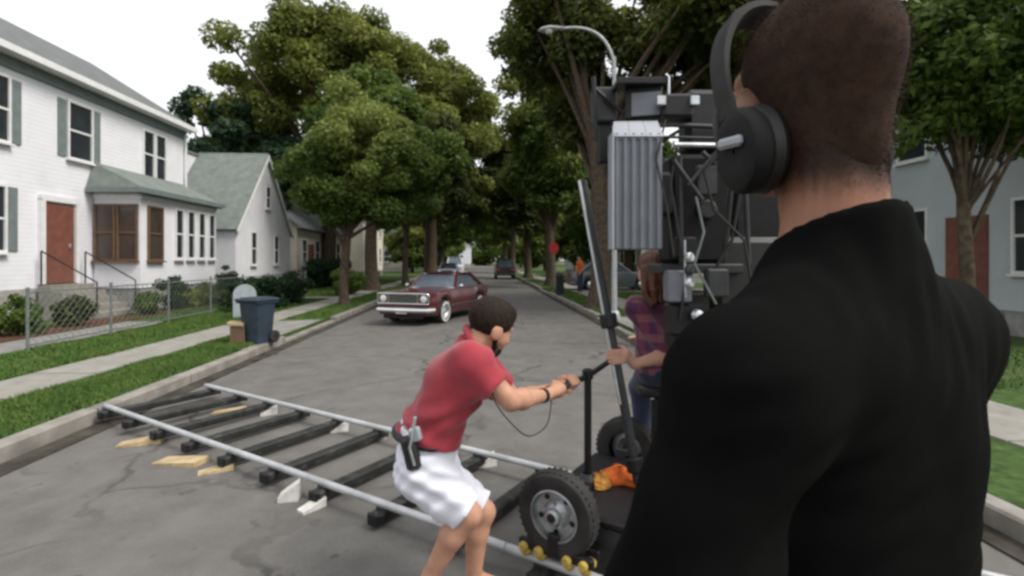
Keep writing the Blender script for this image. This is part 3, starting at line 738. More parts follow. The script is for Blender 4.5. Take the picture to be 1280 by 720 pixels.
def plain_house(name, label, T, Y, ln, dp, ez, pk, wall, roof, side=1, nwin=3, z2=None, ridge='y'):
    """simple gabled house; side=+1: street front looks to +x (left of the street), -1: to -x"""
    r = thing(name, label, 'house', RY(T, Y, .1), RROT)
    s_ = side; h = ln / 2
    mb = MB(); mb.box((-s_ * dp / 2, 0, .2), (dp - .06, ln - .06, .7)); mb.build('foundation', M['found'], r)
    mb = MB()
    if ridge == 'y':
        for yy in (-h,): mb.prism([(0, -h, .5), (-s_ * dp, -h, .5), (-s_ * dp, -h, ez), (-s_ * dp / 2, -h, pk), (0, -h, ez)], (0, ln, 0))
    else:
        mb.prism([(0, -h, .5), (0, h, .5), (0, h, ez), (0, 0, pk), (0, -h, ez)], (-s_ * dp, 0, 0))
    mb.build('wall', M[wall], r)
    mb = MB(); o_ = .35
    if ridge == 'y':
        k = (pk - ez) / (dp / 2)
        for (xa, xb) in ((s_ * o_, -s_ * dp / 2), (-s_ * (dp + o_), -s_ * dp / 2)):
            slab(mb, [(xa, -h - .3, ez - o_ * k + .12), (xa, h + .3, ez - o_ * k + .12), (xb, h + .3, pk + .12), (xb, -h - .3, pk + .12)], .12)
    else:
        k = (pk - ez) / h
        for sg in (-1, 1):
            slab(mb, [(s_ * .3, sg * (h + o_), ez - o_ * k + .12), (s_ * .3, 0, pk + .12), (-s_ * (dp + .3), 0, pk + .12), (-s_ * (dp + .3), sg * (h + o_), ez - o_ * k + .12)], .12)
    rf = mb.build('roof', M[roof], r)
    mb = MB(); mb.box((-s_ * dp * .45, h * .3, pk + .3), (.55, .55, 1.1)); mb.build('chimney', M['found'], rf)
    for fl in ([1.3] if z2 is None else [1.3, z2]):
        for i in range(nwin):
            y = -h + ln * (i + .5) / nwin; window(r, (0, y, fl), -Yv * s_, X * s_, .8, 1.4)
        for x_ in (.28, .72): window(r, (-s_ * dp * x_, -h, fl), X, -Yv, .8, 1.4)
    d = MB(); d.box((s_ * .03, -h + ln / nwin, 1.45), (.06, .95, 2.05)); d.build('door', M['door'], r)
    mb = MB(); mb.box((s_ * .5, -h + ln / nwin, .22), (1.0, 1.5, .5)); mb.build('step', M['concrete'], r)
    return r
plain_house('cream_house', 'long cream house with low eaves behind the dark hedge', -10.6, 34.0, 9.5, 7, 3.5, 6.2, 'siding_cream', 'shingle_grey', 1, 4)
plain_house('tan_house', 'pale tan two storey house behind the slender dark tree', -10.6, 50, 9, 7, 5.4, 7.8, 'siding_cream', 'shingle_grey', 1, 3, 3.9)
plain_house('tan_house', 'far tan house on the left before the cross street', -10.6, 72, 9, 7, 5.4, 7.8, 'siding_tan', 'shingle_grey', 1, 3, 3.9)
plain_house('grey_house', 'grey two storey house with white porch beyond the orange clad person', 10.2, 58, 9, 8, 5.4, 8.0, 'siding_grey', 'shingle_grey', -1, 3, 3.9)
plain_house('grey_house', 'grey clapboard house on the right behind the black clad person', 10.6, 12.6, 8.5, 8, 5.6, 8.6, 'siding_grey', 'shingle_grey', -1, 3, 4.0)
plain_house('white_house', 'plain white house across the far end of the street', -3.0, 134, 10, 8, 5.2, 8.2, 'siding_white', 'shingle_grey', 1, 3, 3.8)
plain_house('tan_house', 'tan house on the right between the grey houses', 10.4, 38, 9, 8, 4.0, 7.4, 'siding_tan', 'shingle_grey', -1, 3)

# ------------------------------------------------------------------ garden fence (posts, rails, woven wire)
fr_ = thing('wire_fence', 'low wire garden fence with thin grey posts along the front gardens', 'fence', RY(-7.55, 8.5, .1), RROT)
L = 13.4; npost = 8
for i in range(npost):
    y = i * L / (npost - 1); mb = MB(); mb.tube([(0, y, -.05), (0, y, 1.02)], .024, 8); mb.lathe([(.0, .05), (.03, .04), (.034, .0)], (0, y, 1.02), (0, 0, 1), 8); mb.build('post', M['galv'], fr_)
for z in (.98, .1):
    mb = MB(); mb.tube([(0, 0, z), (0, L, z)], .014, 6); mb.build('rail', M['galv'], fr_)
mb = MB(); st = .16
y = -1.0
while y < L:
    for dr in (1, -1):
        y0, y1, z0, z1 = (y, y + .88, .1, .98) if dr == 1 else (y + .88, y, .1, .98)
        a_, b_ = max(0, min(L, y0)), max(0, min(L, y1))
        if abs(b_ - a_) > .05:
            za = z0 + (a_ - y0) / (y1 - y0) * (z1 - z0); zb = z0 + (b_ - y0) / (y1 - y0) * (z1 - z0)
            mb.tube([(0, a_, za), (0, b_, zb)], .0035, 3, cap=False)
    y += st
mb.build('wire_mesh', M['galv'], fr_)['kind'] = 'stuff'
# pale arched board standing by the fence
p0 = onz(306, 398, .1); tb = thing('arched_board', 'pale grey arched garden board standing behind the blue bin', 'board', p0, radians(28))
poly = [(-.27, 0, 0)] + [(-.27 * cos(a_), 0, .62 + .27 * sin(a_)) for a_ in np.linspace(0, pi, 13)] + [(.27, 0, 0)]
mb = MB(); mb.prism(poly, (0, .05, 0)); mb.build('panel', M['palegrey'], tb)
for sx in (-.2, .2):
    mb = MB(); mb.box((sx, .09, .2), (.05, .06, .42)); mb.build('stake', M['wood'], tb)

# ------------------------------------------------------------------ bin, box, lamp, sign, litter bin
p0 = onz(322, 429, .1); bi = thing('wheeled_bin', 'dark blue wheeled bin standing on the verge beside the driveway', 'bin', p0, radians(-20))
mb = MB(); prof = [(.40, .02, .36), (.44, .4, .40), (.49, .78, .46)]; V = []; F = []
for (wx, z, wy) in prof:
    for k in range(16):
        a_ = 2 * pi * k / 16; ca, sa = cos(a_), sin(a_); e = .35
        V.append((np.sign(ca) * abs(ca) ** e * wx / 2, np.sign(sa) * abs(sa) ** e * wy / 2, z))
for i in range(2):
    for k in range(16): F.append((i * 16 + k, i * 16 + (k + 1) % 16, (i + 1) * 16 + (k + 1) % 16, (i + 1) * 16 + k))
F += [tuple(range(15, -1, -1)), tuple(range(32, 48))]
mb.add(V, F); mb.build('body', M['binblue'], bi, smooth=30)
mb = MB(); mb.box((0, 0, .755), (.53, .50, .03), bev=.012); mb.build('rim', M['binblue'], bi)
mb = MB(); mb.box((0, -.01, .80), (.55, .54, .05), bev=.022); mb.box((0, -.02, .83), (.40, .40, .03), bev=.012); ld = mb.build('lid', M['binblue'], bi)
mb = MB(); mb.tube([(-.2, .26, .76), (-.2, .31, .79), (.2, .31, .79), (.2, .26, .76)], .014, 8); mb.build('handle', M['binblue'], ld)
for sx in (-.23, .23):
    mb = MB(); mb.lathe([(.02, -.03), (.10, -.03), (.115, -.015), (.115, .015), (.10, .03), (.02, .03)], (sx, .17, .115), (1, 0, 0), 18); mb.build('wheel', M['rubber'], bi, smooth=True)
p0 = onz(299, 430, .1); bx_ = thing('waste_box', 'small brown carton with a tan flap next to the blue bin', 'box', p0, radians(15))
mb = MB(); mb.box((0, 0, .17), (.24, .28, .34), bev=.006); mb.build('carton', M['trim_brown'], bx_)
mb = MB(); mb.box((-.03, -.02, .375), (.27, .30, .06), Matrix.Rotation(.12, 3, 'Y'), bev=.01); mb.build('flap', M['tan'], bx_)

LY = 13.2; lp = Vector(((768 - 640) / FPX * LY, LY, .1))
la = thing('street_lamp', 'grey street lamp with curved arm reaching over the road', 'street lamp', (lp.x, LY, .1))
mb = MB(); mb.tube([(0, 0, -.02), (0, 0, 6.75)], [.075, .045], 12); mb.build('pole', M['lampgrey'], la, smooth=True)
mb = MB(); mb.lathe([(.15, -.02), (.15, .12), (.11, .2), (.09, .22)], (0, 0, 0), (0, 0, 1), 14); mb.build('base', M['lampgrey'], la, smooth=True)
tip = at(702, 36, LY) - Vector((lp.x, LY, .1)); st_ = Vector((0, 0, 6.6))
arm = [st_ * (1 - q) ** 2 + Vector((-.25, 0, tip.z + .2)) * 2 * q * (1 - q) + tip * q * q for q in np.linspace(0, 1, 14)]
mb = MB(); mb.tube(arm, [.042] * 7 + [.036] * 7, 10); mb.build('arm', M['lampgrey'], la, smooth=True)
mb = MB(); V = []; hd = tip + Vector((-.28, 0, -.02))
mb.tube([tip + Vector((.1, 0, .01)), tip + Vector((-.08, 0, .01)), tip + Vector((-.3, 0, 0)), tip + Vector((-.5, 0, -.03)), tip + Vector((-.6, 0, -.05))], [.05, .09, .14, .12, .03], 12, flat=.5); lh = mb.build('lamp_head', M['lampgrey'], la, smooth=True)
mb = MB(); mb.lathe([(.11, 0), (.1, -.05), (.06, -.09), (0, -.1)], tip + Vector((-.33, 0, -.04)), (0, 0, 1), 12); mb.build('lens', M['lens'], lh, smooth=True)

p0 = RY(3.5, 25.0, .1); sg = thing('roadside_sign', 'red sign on a thin post in front of the right hand street tree', 'sign', (p0.x, 25.0, .1), RROT)
mb = MB(); mb.tube([(0, 0, -.05), (0, 0, 2.35)], .03, 8); mb.build('post', M['galv'], sg)
mb = MB(); mb.prism([(.24 * cos(pi / 8 + k * pi / 4), -.04, 2.1 + .3 * sin(pi / 8 + k * pi / 4)) for k in range(8)], (0, .012, 0)); mb.build('panel', M['red'], sg)
p0 = onz(700, 369, .1); lb = thing('litter_bin', 'narrow black litter bin on the right verge', 'bin', p0)
mb = MB(); mb.lathe([(.0, .0), (.15, .0), (.17, .05), (.18, .78), (.19, .8)], (0, 0, 0), (0, 0, 1), 16); mb.build('body', M['charcoal'], lb, smooth=30)
mb = MB(); mb.lathe([(.2, .0), (.19, .06), (.12, .13), (0, .15)], (0, 0, .8), (0, 0, 1), 16); mb.build('lid', M['black'], lb, smooth=True)
# ================================================================== VEHICLES
def make_car(name, label, loc, rotz, paint, L=4.3, W=1.62, belt=.86, roofz=1.26, wr=.30, hood=.80, deck=.84, ws=(.42, -.02), rw=(-.95, -1.5), base=.22, detail=True, group=None, wb=2.55, wall=True, cat='car'):
    r = thing(name, label, cat, loc, rotz, group); hL = L / 2; hw = W / 2
    ax = [wb / 2 + .02, -wb / 2 + .02]; n = 90; secs = []
    for i in range(n + 1):
        x = -hL + L * i / n; q = x / hL
        w_ = hw * (1 - .10 * max(0, abs(q) - .82) / .18 * (1 if q > 0 else 1.2)) * (1 - .015 * (1 - abs(q)))
        if x > ws[0]: zt = belt + (hood - belt) * min(1, (x - ws[0]) / (hL - ws[0])) ** .8
        elif x < rw[1]: zt = belt + (deck - belt) * min(1, (rw[1] - x) / (hL + rw[1])) ** .8
        else: zt = belt
        if q > .965: zt -= .05 * (q - .965) / .035
        if q < -.965: zt -= .06 * (-q - .965) / .035
        z0 = base + (.05 * max(0, abs(q) - .75) / .25)
        for a_ in ax:
            dx = abs(x - a_); ar = wr + .055
            if dx < ar: z0 = max(z0, wr + sqrt(ar * ar - dx * dx))
        z0 = min(z0, zt - .14)
        zz = z0 + .0; hgt = zt - zz
        half = [(w_ * .93, zz), (w_ * .985, zz + .18 * hgt), (w_, zz + .5 * hgt), (w_ * .985, zz + .78 * hgt), (w_ * .955, zt - .035), (w_ * .90, zt), (w_ * .55, zt + .012), (w_ * .25, zt + .03), (0, zt + .032)]
        secs.append([(x, y, z) for y, z in half] + [(x, -y, z) for y, z in half[-2::-1]])
    m = len(secs[0]); V = [p for s_ in secs for p in s_]; F = []
    for i in range(n):
        for k in range(m - 1): F.append((i * m + k, i * m + k + 1, (i + 1) * m + k + 1, (i + 1) * m + k))
    F += [tuple(range(m)), tuple(n * m + k for k in range(m - 1, -1, -1))]
    F = [f[::-1] for f in F]
    mb = MB(); mb.add(V, F); body = mb.build('body', M[paint], r, smooth=35)
    mb = MB(); mb.box((0, 0, base + .14), (L * .94, W * .80, .22)); mb.build('underbody', M['black'], r)
    # cabin
    bw, tw = hw * .86, hw * .68; wf, rfz = ws; rr, rb = rw
    B = {'fl': (wf, bw, belt), 'fr': (wf, -bw, belt), 'rl': (rb, bw * .98, belt), 'rr': (rb, -bw * .98, belt),
         'FL': (rfz, tw, roofz - .03), 'FR': (rfz, -tw, roofz - .03), 'RL': (rr, tw * .97, roofz - .04), 'RR': (rr, -tw * .97, roofz - .04)}
    def quad(nm, ks, inset=.0):
        mb = MB(); mb.add([B[k] for k in ks], [(0, 1, 2, 3)]); return mb.build(nm, M['carglass'], r)
    quad('windscreen', ['fl', 'fr', 'FR', 'FL']); quad('rear_window', ['rr', 'rl', 'RL', 'RR'])
    quad('side_window', ['rl', 'fl', 'FL', 'RL']); quad('side_window', ['fr', 'rr', 'RR', 'FR'])
    mb = MB(); V = []; F = []
    gx, gy = 8, 8
    for i in range(gx + 1):
        for j in range(gy + 1):
            qx = i / gx; qy = j / gy * 2 - 1; x = rfz + .05 + (rr - rfz - .1) * qx; y = qy * (tw + .03)
            V.append((x, y, roofz + .025 - .05 * abs(qy) ** 4 - .035 * abs(2 * qx - 1) ** 4))
    for i in range(gx):
        for j in range(gy):
            a0 = i * (gy + 1) + j; F.append((a0, a0 + 1, a0 + gy + 2, a0 + gy + 1))
    nV = len(V); V += [(x, y, z - .035) for x, y, z in V]; F += [tuple(nV + k for k in f[::-1]) for f in F]
    mb.add(V, F); mb.build('roof', M[paint], r, smooth=True)
    for a_, b_ in (('fl', 'FL'), ('fr', 'FR'), ('rl', 'RL'), ('rr', 'RR')):
        mb = MB(); mb.tube([B[a_], B[b_]], [.045 if a_[0] == 'f' else .07] * 2, 6); mb.build('pillar', M[paint], r)
    for sy in (-1, 1):
        for x_ in ax:
            mb = MB(); y = sy * (hw - .10); tp = [(wr * .60, -.07), (wr * .66, -.095), (wr * .9, -.10), (wr, -.07), (wr, .07), (wr * .9, .10), (wr * .66, .095), (wr * .60, .07)]
            mb.lathe(tp, (x_, y, wr), (0, 1, 0), 24); wh = mb.build('wheel', M['rubber'], r, smooth=30)
            o_ = sy * .085
            mb = MB()
            if wall: mb.lathe([(wr * .86, o_ + sy * .016), (wr * .68, o_ + sy * .018)], (x_, y, wr), (0, 1, 0), 24); mb.build('whitewall', M['whitewall'], wh)
            mb = MB(); mb.lathe([(wr * .66, o_), (wr * .56, o_ + sy * .012), (wr * .5, o_ - sy * .03), (wr * .25, o_ - sy * .02), (wr * .2, o_ + sy * .015), (0, o_ + sy * .02)], (x_, y, wr), (0, 1, 0), 20); mb.build('rim', M['chrome'], wh, smooth=True)
    zb = base + .17
    for sg, nm in ((1, 'front_bumper'), (-1, 'rear_bumper')):
        mb = MB(); pts = [(sg * (hL - .16), -hw * .98, zb), (sg * (hL + .03), -hw * .86, zb), (sg * (hL + .075), -hw * .4, zb), (sg * (hL + .085), 0, zb), (sg * (hL + .075), hw * .4, zb), (sg * (hL + .03), hw * .86, zb), (sg * (hL - .16), hw * .98, zb)]
        mb.tube(pts, .062, 8); mb.build(nm, M['chrome'] if detail else M[paint], r, smooth=True)
    zg_ = (zb + hood) / 2 + .07
    mb = MB(); mb.box((hL - .008, 0, zg_), (.05, W * .50, .19), bev=.015); gl = mb.build('grille', M['black'], r)
    if detail:
        for i in range(5):
            mb = MB(); mb.box((hL + .02, 0, zg_ - .07 + i * .035), (.012, W * .48, .008)); mb.build('grille_bar', M['chrome'], gl)
        mb = MB()
        for dz in (-.125, .125): mb.box((hL + .012, 0, zg_ + dz), (.06, W * .90, .035), bev=.012)
        for dy in (-1, 1):
            mb.box((hL + .006, dy * W * .45, zg_), (.06, .035, .25), bev=.012); mb.box((hL + .006, dy * W * .26, zg_), (.05, .03, .22), bev=.01)
        mb.build('grille_surround', M['chrome'], r)
        mb = MB(); mb.box((hL + .10, 0, zb - .02), (.01, .30, .13)); mb.build('number_plate', M['whitewall'], r)
        mb = MB(); mb.box((hL + .0, 0, base - .0), (.1, W * .7, .1), bev=.03); mb.build('valance', M['black'], r)
        for sy in (-1, 1):
            mb = MB(); mb.lathe([(0, .06), (.03, .06), (.045, .05), (.05, 0)], (ws[0] - .08, sy * (hw + .05), belt + .06), (1, 0, 0), 12); mi = mb.build('door_mirror', M['chrome'], r, smooth=True)
            mb = MB(); mb.tube([(ws[0] - .1, sy * hw * .93, belt - .02), (ws[0] - .08, sy * (hw + .04), belt + .05)], .01, 6); mb.build('stalk', M['chrome'], mi)
            mb = MB(); mb.box((0.0, sy * (hw * 1.0 + .002), base + .22), (L * .80, .012, .018)); mb.build('side_trim', M['chrome'], r)
            mb = MB(); mb.box((-.55, sy * (hw * .995), belt - .16), (.13, .02, .025), bev=.006); mb.build('door_handle', M['chrome'], r)
        mb = MB(); mb.tube([B['fl'], B['FL'], B['FR'], B['fr'], B['fl']], .016, 6); mb.build('screen_trim', M['chrome'], r)
    for sy in (-1, 1):
        mb = MB(); mb.lathe([(.0, .03), (.05, .026), (.083, .01), (.095, -.01)], (hL + .01, sy * W * .36, zg_), (1, 0, 0), 16); mb.build('headlight', M['lens'], r, smooth=True)
        mb = MB(); mb.box((hL + .005, sy * W * .42, zb + .0), (.03, .12, .05), bev=.012); mb.build('indicator', M['amberlens'], r)
        mb = MB(); mb.box((-hL - .01, sy * W * .34, zg_), (.04, .32, .1), bev=.015); mb.build('tail_light', M['red'], r)
    return r
th = radians(18)
make_car('classic_coupe', 'burgundy classic coupe with chrome grille and pale wheel rims on the road', (-2.06, 14.55, 0.0), atan2(-cos(th), -sin(th)), 'burgundy', L=4.05, W=1.56, wb=2.4)
c = RY(1.95, 45, 0); make_car('parked_car', 'dark off road vehicle parked far down the right kerb', (c.x, c.y, -.02), RROT + pi / 2, 'paint_dark', 4.3, 1.75, 1.05, 1.72, .36, 1.02, 1.04, (.9, .55), (-1.95, -2.1), .3, False, wall=False)
c = RY(-2.9, 44, 0); make_car('parked_car', 'pale blue parked saloon behind the burgundy coupe at the left kerb', (c.x, c.y, -.02), RROT - pi / 2, 'paint_blue', 4.4, 1.7, .9, 1.38, .31, .85, .92, (.75, .15), (-1.2, -1.75), .2, False, wall=False)
c = RY(-2.9, 55, 0); make_car('parked_car', 'white parked van further down the left kerb', (c.x, c.y, -.02), RROT - pi / 2, 'paint_white', 4.9, 1.85, 1.15, 1.95, .34, 1.05, 1.15, (1.5, 1.0), (-2.3, -2.42), .25, False, wall=False)
c = RY(6.6, 26.0, .1); make_car('parked_car', 'dark grey car parked on the driveway behind the orange clad person', (c.x, c.y, .111), RROT, 'paint_grey', 4.4, 1.7, .9, 1.38, .31, .85, .92, (.75, .15), (-1.2, -1.75), .2, False, wall=False)

# ================================================================== DOLLY TRACK
A_ = Vector((.848, -.5300, 0)); P_ = Vector((.5300, .848, 0)); DO = Vector((.49, 2.93, 0)); DR = atan2(-.53, .848)
def D(a_, p_, z): return DO + A_ * a_ + P_ * p_ + Vector((0, 0, z))
tr = thing('dolly_track', 'camera dolly track with silver rails on black sleepers across the road', 'track', DO, DR)
RZ = .125
for p_ in (-.5, .5):
    a0 = -5.18
    for k, Ls in enumerate((2.44, 2.44, 2.44)):
        mb = MB(); mb.tube([(a0 + .004, p_, RZ), (a0 + Ls - .004, p_, RZ)], .0235, 14); ro = mb.build('rail', M['railtube'], tr, smooth=40)
        mb = MB(); mb.tube([(a0 - .012 if k else a0 - .03, p_, RZ), (a0 + .016, p_, RZ)], .0195, 10); mb.build('joint_sleeve', M['steel'], ro)
        a0 += Ls
TIES = [-5.08 + .555 * i for i in range(13)]
for i, a_ in enumerate(TIES):
    mb = MB(); mb.box((a_, 0, .062), (.09, 1.16, .07), bev=.012); ti = mb.build('sleeper', M['tiepaint'], tr)
    for p_ in (-.5, .5):
        mb = MB(); mb.box((a_, p_, .102), (.085, .05, .02), bev=.004); mb.build('rail_chair', M['charcoal'], ti)
        mb = MB(); mb.box((a_, p_ * 1.17, .062), (.088, .022, .078), bev=.008); mb.build('end_cap', M['black'], ti)
# levelling wedges and packing blocks under the track
def wedge(name, label, u, v, size, m, rot, group):
    p = onz(u, v, .0); r = thing(name, label, 'wedge', (p.x, p.y, road_z(p)), rot, group)
    l, w_, h = size; h *= 1.5; mb = MB()
    mb.prism([(-l / 2, -w_ / 2, 0), (l / 2, -w_ / 2, 0), (l / 2, -w_ / 2, h), (-l / 2, -w_ / 2, h * .25)], (0, w_, 0)); mb.build('block', M[m], r)
    return r
def road_z(p):
    T = p.x + ROADK * p.y; q = (T - KL) / (KR - KL); return .05 * (1 - (2 * q - 1) ** 2) - .045 - .003
gw = 'levelling wedges under the track'
for (u, v, s_, m, rot, lab) in [
        (176, 551, (.34, .13, .04), 'wood', .3, 'tan wooden wedge under the outer end of the near rail'),
        (226, 577, (.40, .16, .035), 'wood', -.2, 'broad tan wooden plank end poking out under the near rail'),
        (270, 588, (.24, .1, .03), 'wood', .5, 'thin tan wooden shim beside the broad plank end'),
        (362, 623, (.13, .11, .08), 'wood_white', .2, 'white block wedge against a sleeper end by the near rail'),
        (390, 636, (.16, .08, .04), 'wood_white', .9, 'small flat white wedge beside the white block wedge'),
        (286, 514, (.32, .12, .04), 'wood', .1, 'tan wooden wedge under the far rail near its end'),
        (336, 517, (.16, .1, .06), 'wood_white', .4, 'white wedge by the third sleeper of the far rail'),
        (424, 538, (.16, .1, .06), 'wood_white', .4, 'white wedge by the fifth sleeper of the far rail'),
        (472, 548, (.15, .1, .06), 'wood_white', .2, 'white wedge by the sixth sleeper of the far rail'),
        (606, 582, (.17, .1, .06), 'wood_white', .3, 'pale wedge under the far rail behind the pushing person')]:
    wedge('levelling_wedge', lab, u, v, s_, m, rot, gw)
# track base slightly crowned road: small blocks carry the sleepers (hidden contact)

# ================================================================== DOLLY
dl = thing('camera_dolly', 'black camera dolly with large rubber tyres and push bar on the track', 'dolly', DO + Vector((0, 0, RZ)), DR)
z_ = -RZ   # local offset: local z = world z - RZ
def lz(z): return z - RZ
mb = MB(); mb.box((.52, 0, lz(.335)), (1.42, .80, .05), bev=.015); mb.build('deck', M['black'], dl)
mb = MB(); mb.box((.52, -.36, lz(.275)), (1.3, .06, .07)); mb.box((.52, .36, lz(.275)), (1.3, .06, .07)); mb.box((.0, 0, lz(.28)), (.07, .66, .06)); mb.box((.98, 0, lz(.28)), (.07, .66, .06)); mb.build('chassis', M['charcoal'], dl)
for a_ in (0.0, .98):
    for sy in (-1, 1):
        mb = MB(); mb.tube([(a_, sy * .40, lz(.385)), (a_, sy * .52, lz(.385))], .022, 10); mb.box((a_, sy * .405, lz(.35)), (.09, .03, .13), bev=.008); mb.build('stub_axle', M['charcoal'], dl)
    for p_ in (-.5, .5):
        sy = -1 if p_ < 0 else 1; R_ = .205; c_ = (a_, p_, lz(.385))
        prof = [(.112, -.045), (.125, -.052), (.165, -.056), (.19, -.05), (.203, -.03), (.205, 0), (.203, .03), (.19, .05), (.165, .056), (.125, .052), (.112, .045)]
        mb = MB(); mb.lathe(prof, c_, (0, 1, 0), 40); wh = mb.build('wheel', M['rubber'], dl, smooth=True)
        mb = MB()
        for k in range(40):
            an = 2 * pi * k / 40; R3 = Matrix.Rotation(-an, 3, 'Y')
            mb.box(Vector(c_) + R3 @ Vector((.204, 0, 0)), (.006, .07, .012), R3)
        mb.build('tread', M['rubber'], wh)
        f_ = sy * .04
        mb = MB(); mb.lathe([(.126, f_ + sy * .012), (.119, f_ + sy * .016), (.112, f_), (.108, f_ - sy * .022), (.07, f_ - sy * .028), (.055, f_ - sy * .010), (.038, f_ + sy * .0), (.036, f_ + sy * .028), (.024, f_ + sy * .034), (.022, f_ + sy * .02), (0, f_ + sy * .02)], c_, (0, 1, 0), 36); rm = mb.build('rim', M['steel'], wh, smooth=35)
        mb = MB(); mb.lathe([(.0, .0), (.014, .0), (.019, -sy * .004), (.019, -sy * .02)], (c_[0], c_[1] + f_ + sy * .036, c_[2]), (0, 1, 0), 14); mb.build('hub_cap', M['black'], rm, smooth=30)
        for k in range(5):
            an = 2 * pi * k / 5 + .3; q = (c_[0] + cos(an) * .055, c_[1] + f_ - sy * .008, c_[2] + sin(an) * .055)
            mb = MB(); mb.lathe([(.0, sy * .014), (.008, sy * .014), (.009, 0)], q, (0, 1, 0), 8); mb.build('bolt', M['alu'], rm)
            an += pi / 5; q = (c_[0] + cos(an) * .088, c_[1] + f_ - sy * .0245, c_[2] + sin(an) * .088)
            mb = MB(); mb.lathe([(.0, sy * .003), (.014, sy * .003), (.014, 0)], q, (0, 1, 0), 14); mb.build('rim_hole', M['black'], rm)
        # skate carriage that runs on the rail
        mb = MB(); mb.box((a_, p_ + sy * .03, lz(.205)), (.40, .035, .05), bev=.008); mb.box((a_, p_ - sy * .045, lz(.205)), (.40, .02, .05), bev=.006); mb.box((a_, p_ + sy * .045, lz(.25)), (.06, .03, .10), bev=.008)
        sk = mb.build('skate', M['black'], dl)
        for k in (-.16, -.075, .075, .16):
            for s2 in (-1, 1):
                mb = MB(); ax_ = Vector((0, s2 * .72, .69)); cc = Vector((a_ + k, p_ + s2 * .033, lz(RZ + .036 + .012)))
                mb.lathe([(.0, -.016), (.024, -.016), (.028, -.01), (.028, .01), (.024, .016), (.0, .016)], cc, ax_, 16); mb.build('skate_wheel', M['yellow'], sk, smooth=35)
            if p_ < 0:
                mb = MB(); mb.lathe([(.0, -.016), (.018, -.015), (.024, -.007), (.024, .007), (.018, .015), (0, .016)], (a_ + k, p_ - .062, lz(.20)), (0, 1, 0), 16); mb.build('guide_roller', M['yellow'], sk, smooth=35)
# push bar
pb_ = D(-.02, -.07, 0); px_, py_ = -.03, -.07
mb = MB(); mb.tube([(px_, py_, lz(.33)), (px_, py_, lz(.99))], .021, 12); mb.lathe([(.03, 0), (.032, .05), (.022, .055)], (px_, py_, lz(.95)), (0, 0, 1), 14); mb.build('push_post', M['black'], dl, smooth=40)
mb = MB(); mb.tube([(px_ - .03, py_ - .42, lz(.955)), (px_ - .01, py_ - .1, lz(.962)), (px_, py_, lz(.965)), (px_ + .02, py_ + .40, lz(1.015))], .016, 10); hb = mb.build('push_handle', M['black'], dl, smooth=40)
mb = MB(); mb.tube([(px_ - .03, py_ - .42, lz(.955)), (px_ - .012, py_ - .14, lz(.961))], .02, 10); mb.build('foam_sleeve', M['rubber'], hb)
mb = MB(); mb.lathe([(.06, 0), (.055, .03), (.03, .06)], (px_, py_, lz(.36)), (0, 0, 1), 14); mb.build('push_socket', M['charcoal'], dl)
# leaning mast
b0, b1 = at(798, 604, 2.78), at(729, 226, 2.98); Mi = root_inv(dl)
mb = MB(); mb.tube([b0, b1], [.028, .022], 14); ms = mb.build('mast', M['charcoal'], dl, world=True, smooth=40)
off = Vector((-.024, -.012, 0)); mb = MB(); mb.tube([b0.lerp(b1, .25) + off, b1 + off], .009, 8); mb.build('mast_highlight', M['alu'], ms, world=True)  # bright strip along the left side, shaped as the mast's silver highlight
for q in (.06, .52): 
    mb = MB(); dr = (b1 - b0).normalized(); mb.lathe([(.046, -.04), (.05, -.03), (.05, .03), (.046, .04)], b0.lerp(b1, q), dr, 14); mb.build('mast_collar', M['black'], ms, world=True)
# operator seat
mb = MB(); mb.tube([(.26, .24, lz(.33)), (.26, .24, lz(.80))], .025, 10); mb.tube([(.26, .24, lz(.78)), (.26, .40, lz(.80))], .02, 10); mb.build('seat_post', M['black'], dl)
mb = MB(); mb.lathe([(0, 0), (.15, 0), (.17, .02), (.17, .045), (.15, .06), (0, .065)], (.26, .42, lz(.80)), (0, 0, 1), 20); mb.build('seat', M['leather'], dl, smooth=35)
# cloths on the deck
def rag(name, label, u, v, Y, r_, m, seed):
    rg = np.random.default_rng(seed); p = at(u, v, Y); p.z = .362
    o = thing(name, label, 'cloth', p, rg.uniform(0, 3)); mb = MB(); n1, n2 = 22, 12; V = []; F = []
    for i in range(n2 + 1):
        ph = i / n2 * pi / 2
        for k in range(n1):
            a_ = 2 * pi * k / n1; f = 1 + .22 * sin(3 * a_ + seed) * cos(ph) + .12 * sin(5 * a_ + 4 * ph + seed) + .06 * rg.normal()
            V.append((r_ * f * cos(a_) * cos(ph), r_ * .8 * f * sin(a_) * cos(ph), r_ * .62 * sin(ph) * (1 + .25 * sin(4 * a_ + seed) * cos(ph) + .08 * rg.normal())))
    for i in range(n2):
        for k in range(n1): F.append((i * n1 + k, i * n1 + (k + 1) % n1, (i + 1) * n1 + (k + 1) % n1, (i + 1) * n1 + k))
    F.append(tuple(range(n1 - 1, -1, -1)))
    mb.add(V, F); mb.build('fold', M[m], o, smooth=True); return o
rag('crumpled_cloth', 'crumpled amber work glove on the dolly deck by the push post', 751, 606, 2.88, .085, 'amber', 2)
rag('crumpled_cloth', 'crumpled bright orange cloth on the dolly deck by the mast foot', 775, 604, 2.93, .115, 'orange', 5)

